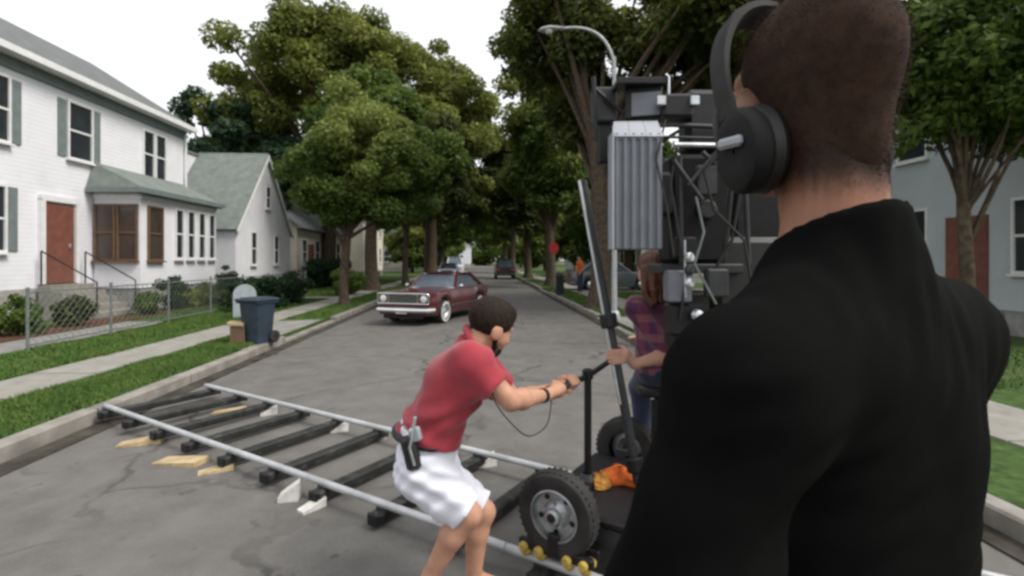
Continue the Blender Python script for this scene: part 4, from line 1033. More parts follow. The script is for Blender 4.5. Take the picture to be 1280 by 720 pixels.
# ================================================================== FILM CAMERA ON THE DOLLY
cb = at(862, 325, 2.70); cb.z = .36
fc = thing('film_camera', 'black film camera with grey ribbed side panel mounted on the dolly', 'film camera', cb)
def pbox(nm, u0, u1, v0, v1, Y, dep, m, bev=.008, parent=None, rot=0):
    a_, b_ = at(u0, v1, Y), at(u1, v0, Y); c_ = (a_ + b_) / 2; c_.y += dep / 2
    R3 = Matrix.Rotation(rot, 3, 'Z') if rot else None
    mb = MB(); mb.box(c_, (b_.x - a_.x, dep, b_.z - a_.z), R3, bev); return mb.build(nm, M[m], parent or fc, world=True)
def ptube(nm, pts, r_, m, parent=None, n=10):
    mb = MB(); mb.tube([at(*p) for p in pts], r_, n); return mb.build(nm, M[m], parent or fc, world=True, smooth=40)
mb = MB(); mb.tube([(0, 0, 0), (0, 0, .3)], .085, 18); mb.tube([(0, 0, .3), (0, 0, .8)], .06, 18); mb.lathe([(.16, 0), (.16, .02), (.1, .05)], (0, 0, 0), (0, 0, 1), 18); mb.build('column', M['charcoal'], fc, smooth=35)
mb = MB(); mb.lathe([(.0, 0), (.11, 0), (.13, .03), (.13, .09), (.1, .12), (0, .12)], (0, 0, .79), (0, 0, 1), 22); mb.box((0, 0, 1.0), (.16, .12, .2), bev=.02); mb.build('fluid_head', M['black'], fc, smooth=30)
body = pbox('camera_body', 838, 915, 192, 330, 2.66, .24, 'blackplastic', .025)
pbox('magazine', 858, 925, 110, 192, 2.70, .16, 'black', .03)
pbox('base_plate', 826, 930, 330, 342, 2.62, .26, 'charcoal', .006)
pbox('follow_focus', 846, 872, 296, 322, 2.57, .06, 'black', .01)
mb = MB(); c_ = at(884, 262, 2.64); mb.lathe([(0, -.02), (.04, -.02), (.05, -.01), (.052, .02)], c_, (0, 1, 0), 20); mb.build('side_dial', M['charcoal'], body, world=True, smooth=35)
# ribbed grey panel
pa, pb2 = at(766, 312, 2.52), at(829, 164, 2.52); pw_ = pb2.x - pa.x; ph_ = pb2.z - pa.z; pc = (pa + pb2) / 2
mb = MB(); mb.box(pc + Vector((0, .045, 0)), (pw_, .07, ph_), bev=.006); gp = mb.build('side_panel', M['greypanel'], fc, world=True)
for k in range(6):
    mb = MB(); x_ = pa.x + pw_ * (k + .5) / 6; mb.box(Vector((x_, pc.y + .004, pc.z - .004)), (pw_ / 6 * .58, .016, ph_ * .985), bev=.006); mb.build('panel_rib', M['greypanel'], gp, world=True)
tq = [at(765, 170, 2.51), at(830, 170, 2.51), at(822, 151, 2.58), at(767, 152, 2.58)]
for k in range(3):
    a0, a1 = k / 3 + .004, (k + 1) / 3 - .004; mb = MB()
    mb.prism([tq[0].lerp(tq[1], a0), tq[0].lerp(tq[1], a1), tq[3].lerp(tq[2], a1), tq[3].lerp(tq[2], a0)], (0, .012, -.012)); mb.build('panel_cap', M['lightpanel'], gp, world=True)
mb = MB(); mb.box(at(764, 240, 2.55), (.012, .10, ph_ * .98)); mb.build('panel_edge', M['lightpanel'], gp, world=True)
# top gear
mo = pbox('monitor', 783, 829, 103, 148, 2.66, .05, 'black', .008, rot=-.25)
pbox('screen', 790, 826, 115, 144, 2.652, .006, 'greypanel', .001, mo, rot=-.25)
pbox('monitor_hood', 772, 834, 96, 104, 2.60, .14, 'black', .004)
pbox('viewfinder', 829, 868, 116, 146, 2.58, .16, 'black', .014)
for u in (827, 869): pbox('clamp', u - 5, u + 6, 119, 131, 2.56, .05, 'alu', .005)
ptube('top_handle', [(790, 158, 2.6), (840, 156, 2.62), (925, 160, 2.64)], .013, 'charcoal')
ptube('rod', [(826, 171, 2.6), (930, 174, 2.62)], .0075, 'charcoal')
ptube('rod', [(842, 181, 2.53), (905, 182, 2.53)], .013, 'alu')
ptube('rod', [(800, 160, 2.7), (745, 112, 2.72)], .010, 'black')
ptube('antenna', [(836, 118, 2.6), (836, 96, 2.6), (832, 93, 2.6)], .006, 'alu')
ptube('antenna', [(745, 176, 2.7), (742, 96, 2.7)], .012, 'black')
pbox('accessory_box', 742, 772, 108, 152, 2.74, .10, 'charcoal', .01)
pbox('accessory_box', 748, 764, 152, 204, 2.78, .08, 'black', .01)
pbox('lens_barrel', 815, 842, 214, 270, 2.60, .16, 'black', .02)
ptube('support_strut', [(850, 196, 2.52), (852, 330, 2.54)], .011, 'charcoal')
ptube('support_strut', [(878, 190, 2.52), (915, 226, 2.52), (905, 330, 2.56)], .012, 'charcoal')
ptube('support_strut', [(896, 190, 2.50), (860, 232, 2.50)], .010, 'charcoal')
ptube('cable', [(846, 184, 2.5), (838, 230, 2.5), (848, 290, 2.5), (858, 345, 2.52), (850, 400, 2.55)], .006, 'rubber')
ptube('cable', [(900, 184, 2.5), (925, 240, 2.48), (915, 300, 2.5), (880, 360, 2.55)], .008, 'rubber')
ptube('cable', [(832, 150, 2.55), (820, 200, 2.49), (834, 260, 2.48), (842, 320, 2.5)], .005, 'rubber')
pbox('power_pack', 836, 866, 338, 378, 2.54, .10, 'greypanel', .008)
pbox('battery', 838, 884, 380, 420, 2.56, .12, 'black', .012)
for k, v in enumerate((322, 338, 354)):
    mb = MB(); c_ = at(861, v, 2.50); mb.lathe([(0, -.012), (.02, -.012), (.026, -.004), (.026, .012), (.018, .02), (0, .02)], c_, (.5, -.8, .1), 16); mb.build('knob', M['alu' if k != 1 else 'charcoal'], fc, world=True, smooth=35)
ptube('rod', [(856, 300, 2.5), (857, 372, 2.51)], .006, 'alu')
mb = MB(); c_ = at(872, 394, 2.52); mb.lathe([(0, -.02), (.025, -.018), (.032, 0), (.022, .02), (0, .024)], c_, (.2, -.9, .2), 14); mb.build('knob', M['alu'], fc, world=True, smooth=35)

pbox('rear_module', 918, 992, 176, 300, 2.72, .20, 'blackplastic', .02)
pbox('hanging_bag', 896, 992, 296, 398, 2.66, .14, 'leather', .03)
pbox('handle_block', 906, 942, 166, 186, 2.50, .05, 'lightpanel', .008)
pbox('receiver', 872, 898, 206, 244, 2.50, .05, 'charcoal', .008)
pbox('receiver', 884, 912, 336, 372, 2.50, .06, 'charcoal', .01)
ptube('cable', [(905, 180, 2.48), (880, 215, 2.46), (892, 262, 2.46), (930, 300, 2.5), (940, 360, 2.5)], .007, 'rubber')
ptube('cable', [(870, 246, 2.5), (880, 290, 2.47), (868, 330, 2.47), (895, 380, 2.5)], .006, 'galv')
ptube('support_strut', [(930, 190, 2.5), (936, 330, 2.52)], .012, 'charcoal')
ptube('support_strut', [(842, 200, 2.5), (878, 250, 2.5)], .011, 'charcoal')
# ================================================================== PEOPLE (distance-field bodies meshed as one skin)
def V3(*a): return np.array(a, dtype=np.float64)
def npv(v): return np.array([v[0], v[1], v[2]], dtype=np.float64)
def rc(a_, b_, r1, r2, k=.02): return ('rc', npv(a_), npv(b_), r1, r2, k)
def el(c_, r_, F=None, k=.02): return ('el', npv(c_), np.array(r_, float), F, k)
def prim_d(p, X, Y, Z):
    if p[0] == 'rc':
        _, a_, b_, r1, r2, k = p; ab = b_ - a_; L2 = max(ab.dot(ab), 1e-9)
        t_ = np.clip(((X - a_[0]) * ab[0] + (Y - a_[1]) * ab[1] + (Z - a_[2]) * ab[2]) / L2, 0, 1)
        dx, dy, dz = X - a_[0] - ab[0] * t_, Y - a_[1] - ab[1] * t_, Z - a_[2] - ab[2] * t_
        return np.sqrt(dx * dx + dy * dy + dz * dz) - (r1 + (r2 - r1) * t_)
    _, c_, r_, F, k = p; dx, dy, dz = X - c_[0], Y - c_[1], Z - c_[2]
    if F is not None:
        q = [F[i][0] * dx + F[i][1] * dy + F[i][2] * dz for i in range(3)]
    else: q = [dx, dy, dz]
    k0 = np.sqrt(sum((q[i] / r_[i]) ** 2 for i in range(3))); k1 = np.sqrt(sum((q[i] / r_[i] ** 2) ** 2 for i in range(3))) + 1e-9
    return k0 * (k0 - 1) / k1
def pbounds(p):
    if p[0] == 'rc':
        r_ = max(p[3], p[4]); return np.minimum(p[1], p[2]) - r_, np.maximum(p[1], p[2]) + r_
    r_ = p[2].max(); return p[1] - r_, p[1] + r_
def sdf_mesh(prims, h, post=None, pad=.03, inflate=0.0):
    lo = np.min([pbounds(p)[0] for p in prims], 0) - pad - inflate; hi = np.max([pbounds(p)[1] for p in prims], 0) + pad + inflate
    n = np.ceil((hi - lo) / h).astype(int) + 1
    gx, gy, gz = [lo[i] + h * np.arange(n[i]) for i in range(3)]
    Dm = np.full(n, .5, dtype=np.float32)
    for p in prims:
        k = p[-1]; a_, b_ = pbounds(p); m_ = max(.06, 2 * k) + inflate
        i0 = np.maximum(0, ((a_ - m_ - lo) / h).astype(int)); i1 = np.minimum(n, ((b_ + m_ - lo) / h).astype(int) + 2)
        X, Y, Z = np.meshgrid(gx[i0[0]:i1[0]], gy[i0[1]:i1[1]], gz[i0[2]:i1[2]], indexing='ij', sparse=True)
        d = prim_d(p, X, Y, Z); sl_ = tuple(slice(i0[i], i1[i]) for i in range(3)); c_ = Dm[sl_]
        hh = np.clip(.5 + .5 * (d - c_) / k, 0, 1); Dm[sl_] = d + (c_ - d) * hh - k * hh * (1 - hh)
    if inflate: Dm -= inflate
    if post is not None:
        X, Y, Z = np.meshgrid(gx, gy, gz, indexing='ij', sparse=True); Dm = post(Dm, X, Y, Z).astype(np.float32)
    for ax in range(3):   # close at the borders
        s0 = [slice(None)] * 3; s0[ax] = 0; Dm[tuple(s0)] = np.maximum(Dm[tuple(s0)], .01); s0[ax] = -1; Dm[tuple(s0)] = np.maximum(Dm[tuple(s0)], .01)
    I = Dm < 0; nx, ny, nz = n - 1
    cs = [(i, j, k) for i in (0, 1) for j in (0, 1) for k in (0, 1)]
    cnt = sum(I[i:nx + i, j:ny + j, k:nz + k].astype(np.int8) for i, j, k in cs)
    cells = np.argwhere((cnt > 0) & (cnt < 8)); vals = {c_: Dm[cells[:, 0] + c_[0], cells[:, 1] + c_[1], cells[:, 2] + c_[2]] for c_ in cs}
    acc = np.zeros((len(cells), 3)); num = np.zeros(len(cells))
    for c1 in cs:
        for ax in range(3):
            if c1[ax]: continue
            c2 = list(c1); c2[ax] = 1; c2 = tuple(c2); v1, v2 = vals[c1], vals[c2]; m_ = (v1 < 0) != (v2 < 0)
            t_ = np.where(m_, v1 / np.where(m_, v1 - v2, 1), 0)
            for a2 in range(3): acc[:, a2] += m_ * ((c1[a2] + t_) if a2 == ax else c1[a2])
            num += m_
    P = lo + h * (cells + acc / num[:, None])
    vid = np.full((nx, ny, nz), -1, dtype=np.int64); vid[cells[:, 0], cells[:, 1], cells[:, 2]] = np.arange(len(cells))
    quads = []
    for ax in range(3):
        u_, w_ = (ax + 1) % 3, (ax + 2) % 3
        A = [slice(None)] * 3; B = [slice(None)] * 3; A[ax] = slice(0, -1); B[ax] = slice(1, None)
        ia, ib = I[tuple(A)], I[tuple(B)]; e = np.argwhere(ia != ib)
        ok = (e[:, u_] > 0) & (e[:, w_] > 0) & (e[:, u_] < (nx, ny, nz)[u_]) & (e[:, w_] < (nx, ny, nz)[w_]); e = e[ok]
        q = []
        for du, dw in ((-1, -1), (0, -1), (0, 0), (-1, 0)):
            c_ = e.copy(); c_[:, u_] += du; c_[:, w_] += dw; q.append(vid[c_[:, 0], c_[:, 1], c_[:, 2]])
        q = np.stack(q, 1); flip = ~ia[e[:, 0], e[:, 1], e[:, 2]]; q[flip] = q[flip][:, ::-1]; quads.append(q[(q >= 0).all(1)])
    return P, np.concatenate(quads)
def sdf_obj(name, prims, h, m, parent, post=None, inflate=0.0, label=None):
    P, Q = sdf_mesh(prims, h, post, inflate=inflate)
    Mi = np.array(root_inv(parent)); P = P @ Mi[:3, :3].T + Mi[:3, 3]
    me = np_mesh(name, P, Q.ravel(), 4); me.materials.append(m); me.polygons.foreach_set('use_smooth', np.ones(len(Q), dtype=bool))
    o = bpy.data.objects.new(name, me); COL.objects.link(o); o.parent = parent
    if label: o['label'] = label
    return o
def unit(v): v = np.array(v, float); return v / np.linalg.norm(v)
def frame(f, up=(0, 0, 1)):
    f = unit(f); l = unit(np.cross(up, f)); u = np.cross(f, l); return np.stack([f, l, u])
def loc(c_, F, p): return npv(c_) + F[0] * p[0] + F[1] * p[1] + F[2] * p[2]
def head_prims(c_, F, s=1.0, wn=1.0, ears=True):
    L = lambda *p: loc(c_, F, [q * s * (wn if i == 1 else 1) for i, q in enumerate(p)]); E = lambda p, r_, k=.02: el(L(*p), [q * s * (wn if i == 1 else 1) for i, q in enumerate(r_)], F, k)
    pr = [E((-.012, 0, .035), (.099, .077, .085), .02), E((.030, 0, -.028), (.066, .061, .090), .03), E((.062, 0, -.095), (.030, .034, .026), .03),
            E((.070, 0, .030), (.026, .054, .016), .02), rc(L(.086, 0, .012), L(.110, 0, -.028), .010 * s, .014 * s, .012), E((.092, 0, -.062), (.010, .024, .010), .012),
            E((.05, .045, -.03), (.03, .02, .025), .03), E((.05, -.045, -.03), (.03, .02, .025), .03)]
    if ears: pr += [E((-.008, .079, -.012), (.030, .009, .034), .008), E((-.008, -.079, -.012), (.030, .009, .034), .008)]
    return pr
def add_eyes(c_, F, parent, s=1.0):
    for sy in (-1, 1):
        mb = MB(); e = loc(c_, F, [.079 * s, sy * .031 * s, .006 * s]); V = []
        mb.lathe([(.0, -.011 * s), (.008 * s, -.008 * s), (.011 * s, 0), (.008 * s, .008 * s), (.0, .011 * s)], e, F[2], 10); mb.build('eye', M['whitewall'], parent, world=True, smooth=True)
def hand_prims(B, t_, w_, n_, wrist, s=1.0, bar=.02):
    """fist closed round a bar at B with axis t_; w_: from palm to bar; n_: side over which the fingers wrap"""
    B, t_, w_, n_ = npv(B), unit(t_), unit(w_), unit(n_); q = bar + .009
    pr = [el(B - w_ * (q + .012) + n_ * .004, (.018, .044, .042), np.stack([w_, t_, n_]), .012), rc(npv(wrist), B - w_ * (q + .03), .028, .03, .02)]
    for i, ln in enumerate((.95, 1.05, 1.0, .85)):
        o_ = t_ * (i - 1.5) * .0215
        k0 = B + o_ - w_ * (q + .004) + n_ * .030; k1 = B + o_ + n_ * (q + .006) + w_ * .002; k2 = B + o_ + w_ * (q + .002) * ln + n_ * .004; k3 = B + o_ + w_ * .010 - n_ * (q - .002) * ln
        pr += [rc(k0, k1, .0105, .010, .006), rc(k1, k2, .010, .0092, .004), rc(k2, k3, .0092, .0078, .004)]
    th0 = B - w_ * (q + .018) + t_ * .040 - n_ * .006; th1 = B - w_ * .008 + t_ * .046 - n_ * (q + .004); th2 = B + w_ * .018 + t_ * .034 - n_ * (q + .006)
    pr += [rc(th0, th1, .014, .0115, .008), rc(th1, th2, .0115, .009, .005)]
    return pr

# ------------------------------------------------------------------ person pushing the dolly
YM = 2.38
gf = unit((.975, .22, 0)); gl = unit(np.cross((0, 0, 1), gf))
g = thing('person', 'bearded person in red polo and white shorts leaning forward to push the dolly', 'person', (-.36, YM, 0))
W = lambda u, v, Y: npv(at(u, v, Y))
pel, wai, che = W(534, 582, YM), W(534, 548, YM), W(571, 474, YM)
nek = W(588, 430, YM + .02); shR, shL = W(591, 455, YM - .14), W(594, 452, YM + .15)
hdc = W(613, 409, YM + .04); hF = frame((.72, .50, -.42), (.35, .1, .95)); HS = 1.08
elR, wrR = W(638, 501, 2.19), W(682, 494, 2.44); elL, wrL = W(646, 500, 2.62), W(703, 484, 2.70)
hipR, knR, anR = W(528, 592, YM - .10), W(586, 643, YM - .12), W(537, 722, YM - .10)
hipL, knL, anL = W(538, 590, YM + .10), W(604, 640, YM + .08), W(592, 722, YM + .07)
hndR = npv(D(-.058, -.46, .956)); hndL = npv(D(-.045, -.26, .960)); bt = unit(npv(D(-.04, -.2, .962)) - npv(D(-.058, -.46, .956)))
sk = [rc(wai + gl * .055, che + gl * .06, .105, .11, .05), rc(wai - gl * .055, che - gl * .06, .105, .11, .05), el(pel, (.115, .16, .12), np.stack([gf, gl, V3(0, 0, 1)]), .05),
      rc(shR, shL, .065, .065, .05), rc(che, nek, .11, .06, .05), rc(nek, loc(hdc, hF, (-.03, 0, -.075)), .060, .056, .03)] + head_prims(hdc, hF, HS)
for sh, e_, w_ in ((shR, elR, wrR), (shL, elL, wrL)):
    mid = e_ + (w_ - e_) * .3
    sk += [rc(sh, e_, .056, .043, .03), rc(e_, mid, .043, .046, .02), rc(mid, w_, .046, .027, .02)]
up_ = V3(0, 0, 1)
sk += hand_prims(hndR, bt, unit(hndR - wrR - bt * np.dot(hndR - wrR, bt)), up_, wrR) + hand_prims(hndL, -bt, unit(V3(.85, -.4, 0)), up_, wrL)
for hp, kn, an in ((hipR, knR, anR), (hipL, knL, anL)):
    cal = kn + (an - kn) * .32 - gf * .018
    sk += [rc(hp, kn, .085, .058, .04), rc(kn, cal, .054, .056, .02), rc(cal, an, .055, .036, .02)]
toeR, toeL = anR + V3(.10, .02, -.165), anL + V3(.16, .02, -.055)
heR, heL = anR + V3(-.05, 0, -.05), anL + V3(-.05, 0, -.055)
toeR[2] = .045; toeL[2] = .04; heL[2] = .045
sk += [rc(anR, toeR, .034, .028, .02), rc(anL, toeL, .036, .028, .02)]
sdf_obj('body', sk, .0075, M['skin_grip'], g)
# polo
tp = [rc(wai + gl * .06, che + gl * .065, .125, .125, .05), rc(wai - gl * .06, che - gl * .065, .125, .125, .05), rc(shR, shL, .072, .075, .06), rc(che, nek, .12, .062, .06),
      rc(wai - gf * .01 - up_ * .01, wai + gf * .03 + up_ * .02, .145, .14, .05), rc(shR + V3(-.02, .02, 0), shR + (elR - shR) * .62, .068, .078, .08), rc(shL, shL + (elL - shL) * .6, .076, .08, .07), rc(che, shR, .11, .07, .07)]
adir = unit(che - wai)
def polo_post(Dm, X, Y, Z):
    w1 = .010 * np.sin(46 * (X * adir[0] + Z * adir[2]) + 9 * Y + 3 * np.sin(13 * X + 7 * Z)) * np.clip((1.10 - Z) * 4, 0, 1)
    w2 = .006 * np.sin(52 * (X * .6 - Z * .8) + 11 * Y + 2.5 * np.sin(17 * Z))
    Dm = Dm + w1 + w2
    Dm = np.maximum(Dm, -((X - wai[0]) * .18 + (Z - wai[2] - .012) * .98))        # hem
    for sh, e_ in ((shR, elR), (shL, elL)):
        d_ = unit(e_ - sh); c_ = sh + (e_ - sh) * .66; r2 = (X - c_[0]) ** 2 + (Y - c_[1]) ** 2 + (Z - c_[2]) ** 2
        Dm = np.where(r2 < .16 ** 2, np.maximum(Dm, (X - c_[0]) * d_[0] + (Y - c_[1]) * d_[1] + (Z - c_[2]) * d_[2]), Dm)
    nd = unit(loc(hdc, hF, (-.03, 0, -.06)) - nek); c_ = nek + nd * .018
    cone = np.sqrt(np.maximum(0, (X - nek[0]) ** 2 + (Y - nek[1]) ** 2 + (Z - nek[2]) ** 2))
    Dm = np.where(cone < .12, np.maximum(Dm, (X - c_[0]) * nd[0] + (Y - c_[1]) * nd[1] + (Z - c_[2]) * nd[2]), Dm)
    return Dm
po = sdf_obj('polo_shirt', tp, .0075, M['polo'], g, polo_post)
nd = unit(loc(hdc, hF, (-.03, 0, -.06)) - nek); b1 = unit(np.cross(nd, gl)); b2 = np.cross(nd, b1)
mb = MB(); ring = [nek + nd * (.022 + .012 * cos(a_)) + (b1 * cos(a_) + b2 * sin(a_)) * .072 for a_ in np.linspace(0, 2 * pi, 28)]
mb.tube([Vector(p) for p in ring], .017, 8, cap=False); mb.build('collar', M['polo'], po, world=True, smooth=True)
# shorts
sp_ = [el(pel, (.14, .178, .13), np.stack([gf, gl, V3(0, 0, 1)]), .05), rc(wai + up_ * .05 + gl * .06, pel + gl * .06, .122, .13, .04), rc(wai + up_ * .05 - gl * .06, pel - gl * .06, .122, .13, .04), rc(hipR, knR, .118, .092, .03), rc(hipL, knL, .118, .092, .03)]
def shorts_post(Dm, X, Y, Z):
    Dm = Dm + .006 * np.sin(38 * (X + .3 * Z) + 8 * np.sin(9 * Z) + 6 * Y) + .004 * np.sin(70 * Z - 40 * X + 5 * np.sin(20 * Y))
    Dm = np.maximum(Dm, (X - wai[0]) * .18 + (Z - wai[2] - .065) * .98)
    for hp, kn in ((hipR, knR), (hipL, knL)):
        d_ = unit(kn - hp); c_ = hp + (kn - hp) * .93
        Dm = np.where((Y < YM) == (hp is hipR), np.maximum(Dm, (X - c_[0]) * d_[0] + (Y - c_[1]) * d_[1] + (Z - c_[2]) * d_[2]), Dm)
    return Dm
sdf_obj('shorts', sp_, .0075, M['shorts'], g, shorts_post)
mb = MB(); ring = [wai + up_ * .018 + gf * .146 * cos(a_) + gl * .178 * sin(a_) + up_ * (-.026 * cos(a_)) for a_ in np.linspace(0, 2 * pi, 40)]
mb.tube([Vector(p) for p in ring], .017, 8, cap=False, flat=1.0); be = mb.build('belt', M['belt'], g, world=True, smooth=True)
mb = MB(); c_ = at(514, 566, 2.19); mb.box(c_, (.065, .05, .15), Matrix.Rotation(-.25, 3, 'Y'), bev=.015); pc_ = mb.build('radio_pouch', M['leather'], be, world=True)
mb = MB(); c_ = at(519, 543, 2.185); mb.box(c_, (.05, .035, .06), Matrix.Rotation(-.25, 3, 'Y'), bev=.008); mb.tube([c_ + Vector((-.01, 0, .02)), c_ + Vector((.0, -.005, .075))], .007, 8); mb.build('radio', M['palegrey'], pc_, world=True)
mb = MB(); mb.tube([at(518, 535, 2.16), at(512, 560, 2.15), at(518, 582, 2.15)], .006, 6); mb.build('clip', M['alu'], pc_, world=True)
# hair, beard
def hair_post(c_, F, s, rise=.9, front=.065, low=-.062, wav=.0035):
    def f_(Dm, X, Y, Z):
        ff = ((X - c_[0]) * F[0][0] + (Y - c_[1]) * F[0][1] + (Z - c_[2]) * F[0][2]) / s; uu = ((X - c_[0]) * F[2][0] + (Y - c_[1]) * F[2][1] + (Z - c_[2]) * F[2][2]) / s
        Dm = Dm + wav * np.sin(150 * X + 60 * Z) * np.sin(130 * Y + 40 * Z)
        return np.maximum(np.maximum(Dm, -(uu - low - rise * np.maximum(0, ff + .02)) * .7), (ff - front) * .9)
    return f_
sdf_obj('hair', [el(loc(hdc, hF, (-.016, 0, .042)), (.108 * HS, .085 * HS, .094 * HS), hF, .02), el(loc(hdc, hF, (.045, 0, .10)), (.045, .055, .03), hF, .04)], .006, M['hair_dark'], g, hair_post(hdc, hF, HS, 1.0, .085, -.068, .0008))
sdf_obj('beard', [el(loc(hdc, hF, (.050, 0, -.085)), (.055, .055, .048), hF, .02), rc(loc(hdc, hF, (.012, .068, -.05)), loc(hdc, hF, (.045, .045, -.095)), .013, .015), rc(loc(hdc, hF, (.012, -.068, -.05)), loc(hdc, hF, (.045, -.045, -.095)), .013, .015)], .006, M['hair_dark'], g)
add_eyes(hdc, hF, g, HS)
for nm, he_, to_, an in (('shoe', heR, toeR, anR), ('shoe', heL, toeL, anL)):
    sdf_obj(nm, [rc(he_, to_, .042, .038, .03), rc(an - V3(0, 0, .03), (he_ + to_) / 2, .045, .044, .03)], .009, M['shoe'], g)
mb = MB(); c_ = Vector(wrR); d_ = Vector(unit(wrR - elR)); mb.lathe([(.031, -.014), (.035, -.012), (.035, .012), (.031, .014)], c_ - d_ * .03, d_, 16); mb.build('wristband', M['black'], g, world=True, smooth=40)
cab = [Vector(loc(hdc, hF, (.03, -.085, -.05))), at(612, 462, 2.2), at(618, 500, 2.16), at(640, 530, 2.16), at(662, 545, 2.2), at(684, 530, 2.35), Vector(hndR) + Vector((0, -.03, -.02))]
cc_ = []
for i in range(len(cab) - 1):
    p0, p1, p2, p3 = cab[max(0, i - 1)], cab[i], cab[i + 1], cab[min(len(cab) - 1, i + 2)]
    for q in np.linspace(0, 1, 8, endpoint=False): cc_.append(.5 * ((2 * p1) + (p2 - p0) * q + (2 * p0 - 5 * p1 + 4 * p2 - p3) * q * q + (3 * p1 - p0 - 3 * p2 + p3) * q ** 3))
mb = MB(); mb.tube(cc_, .003, 6); mb.build('headset_cable', M['rubber'], g, world=True)

# ------------------------------------------------------------------ person seated on the dolly
sF = unit((-.42, .9, 0)); sL = unit(np.cross((0, 0, 1), sF))
spel = npv(D(.26, .42, .955)); s_ = thing('person', 'long haired auburn person in plaid shirt seated on the dolly behind the film camera', 'person', (spel[0], spel[1], .865))
shd = W(817, 338, 3.06); snk = shd + V3(.015, -.01, -.155); sch = snk + V3(.03, .02, -.17)
ssL, ssR = snk + sL * .155 - up_ * .06, snk - sL * .155 - up_ * .06
seL, swL = W(836, 444, 2.93), W(793, 455, 2.88)
mdir = unit(npv(b1_) - npv(b0_)) if False else unit(npv(at(729, 226, 2.98)) - npv(at(798, 604, 2.78))); mpt = npv(at(798, 604, 2.78)) + (npv(at(729, 226, 2.98)) - npv(at(798, 604, 2.78))) * .405
sfr = frame(unit(sF * 1 + V3(-.25, 0, -.15)))
seR = ssR + V3(.03, .10, -.26); swR = seR + V3(-.10, .20, .02)
kL, kR = spel + V3(.0, .26, -.17) + sL * .10, spel + V3(.05, .26, -.17) - sL * .1
aL, aR = kL + V3(.02, .0, -.36), kR + V3(.02, 0, -.36)
sp2 = [rc(spel + sL * .05, sch + sL * .05, .105, .10, .05), rc(spel - sL * .05, sch - sL * .05, .105, .10, .05), rc(ssL, ssR, .05, .05, .04), rc(sch, snk, .09, .05, .04), rc(snk, loc(shd, sfr, (-.02, 0, -.07)), .048, .046, .02)] + head_prims(shd, sfr, .97)
for a0, a1, a2 in ((ssL, seL, swL), (ssR, seR, swR)): sp2 += [rc(a0, a1, .045, .038, .03), rc(a1, a1 + (a2 - a1) * .3, .038, .040, .02), rc(a1 + (a2 - a1) * .3, a2, .040, .025, .02)]
sp2 += hand_prims(mpt, mdir, unit((mpt - swL) * V3(1, 1, 0)), unit(V3(-.3, -.9, 0)), swL, bar=.03)
sp2 += [rc(swR, swR + V3(-.06, .06, 0), .026, .03, .02)] + [rc(swR + V3(-.06, .05 + .012 * i, .0), swR + V3(-.13, .06 + .016 * i, -.015), .010, .008, .006) for i in range(4)] + [rc(swR + V3(-.04, .03, 0), swR + V3(-.08, .01, -.01), .011, .009, .006)]
for k_, a_ in ((kL, aL), (kR, aR)):
    hp = spel + sL * (.09 if k_ is kL else -.09); sp2 += [rc(hp, k_, .08, .055, .04), rc(k_, a_, .054, .036, .03), rc(a_, a_ + V3(-.05, .15, -.03), .034, .028, .02)]
sdf_obj('body', sp2, .0085, M['skin_pale'], s_)
def ps_post(Dm, X, Y, Z): return np.maximum(Dm + .005 * np.sin(45 * Z + 20 * X + 4 * np.sin(12 * Y)), (Z - snk[2] - .012))
sdf_obj('plaid_shirt', [rc(spel + sL * .055, sch + sL * .055, .12, .112, .05), rc(spel - sL * .055, sch - sL * .055, .12, .112, .05), rc(ssL, ssR, .062, .062, .05), rc(sch, snk, .1, .056, .05), rc(ssL, ssL + (seL - ssL) * .82, .06, .058, .03), rc(ssR, seR, .06, .055, .03)], .0085, M['plaid'], s_, ps_post)
tr_ = []
for k_, a_, sg in ((kL, aL, 1), (kR, aR, -1)): tr_ += [rc(spel + sL * .08 * sg, k_, .1, .07, .04), rc(k_, a_, .068, .05, .03)]
sdf_obj('jeans', tr_ + [el(spel, (.15, .17, .12), None, .04)], .011, M['jeans'], s_, lambda Dm, X, Y, Z: np.maximum(Dm, Z - spel[2] - .02))
for a_ in (aL, aR): sdf_obj('shoe', [rc(a_ + V3(.02, -.04, -.045), a_ + V3(-.05, .16, -.05), .040, .036, .03)], .010, M['shoe'], s_)
lk = [el(loc(shd, sfr, (-.016, 0, .035)), (.108, .087, .095), sfr, .02)]
for q in np.linspace(-1.75, 1.75, 15):
    a0 = loc(shd, sfr, (-.085 * cos(q) - .01, .083 * sin(q), .01)); a1 = loc(shd, sfr, (-.09 * cos(q) - .02 + .02 * sin(9 * q), .10 * sin(q), -.12)); a2 = loc(shd, sfr, (-.075 * cos(q) - .03, .11 * sin(q) + .01 * cos(7 * q), -.20 - .02 * sin(5 * q)))
    lk += [rc(a0, a1, .022, .021, .012), rc(a1, a2, .021, .010, .012)]
def lh_post(Dm, X, Y, Z):
    ff = (X - shd[0]) * sfr[0][0] + (Y - shd[1]) * sfr[0][1] + (Z - shd[2]) * sfr[0][2]
    return np.maximum(Dm + .003 * np.sin(160 * X + 20 * Z) * np.sin(150 * Y), np.where(Z > shd[2] - .05, ff - .07, -1))
sdf_obj('hair', lk, .007, M['hair_auburn'], s_, lh_post)
add_eyes(shd, sfr, s_, .97)

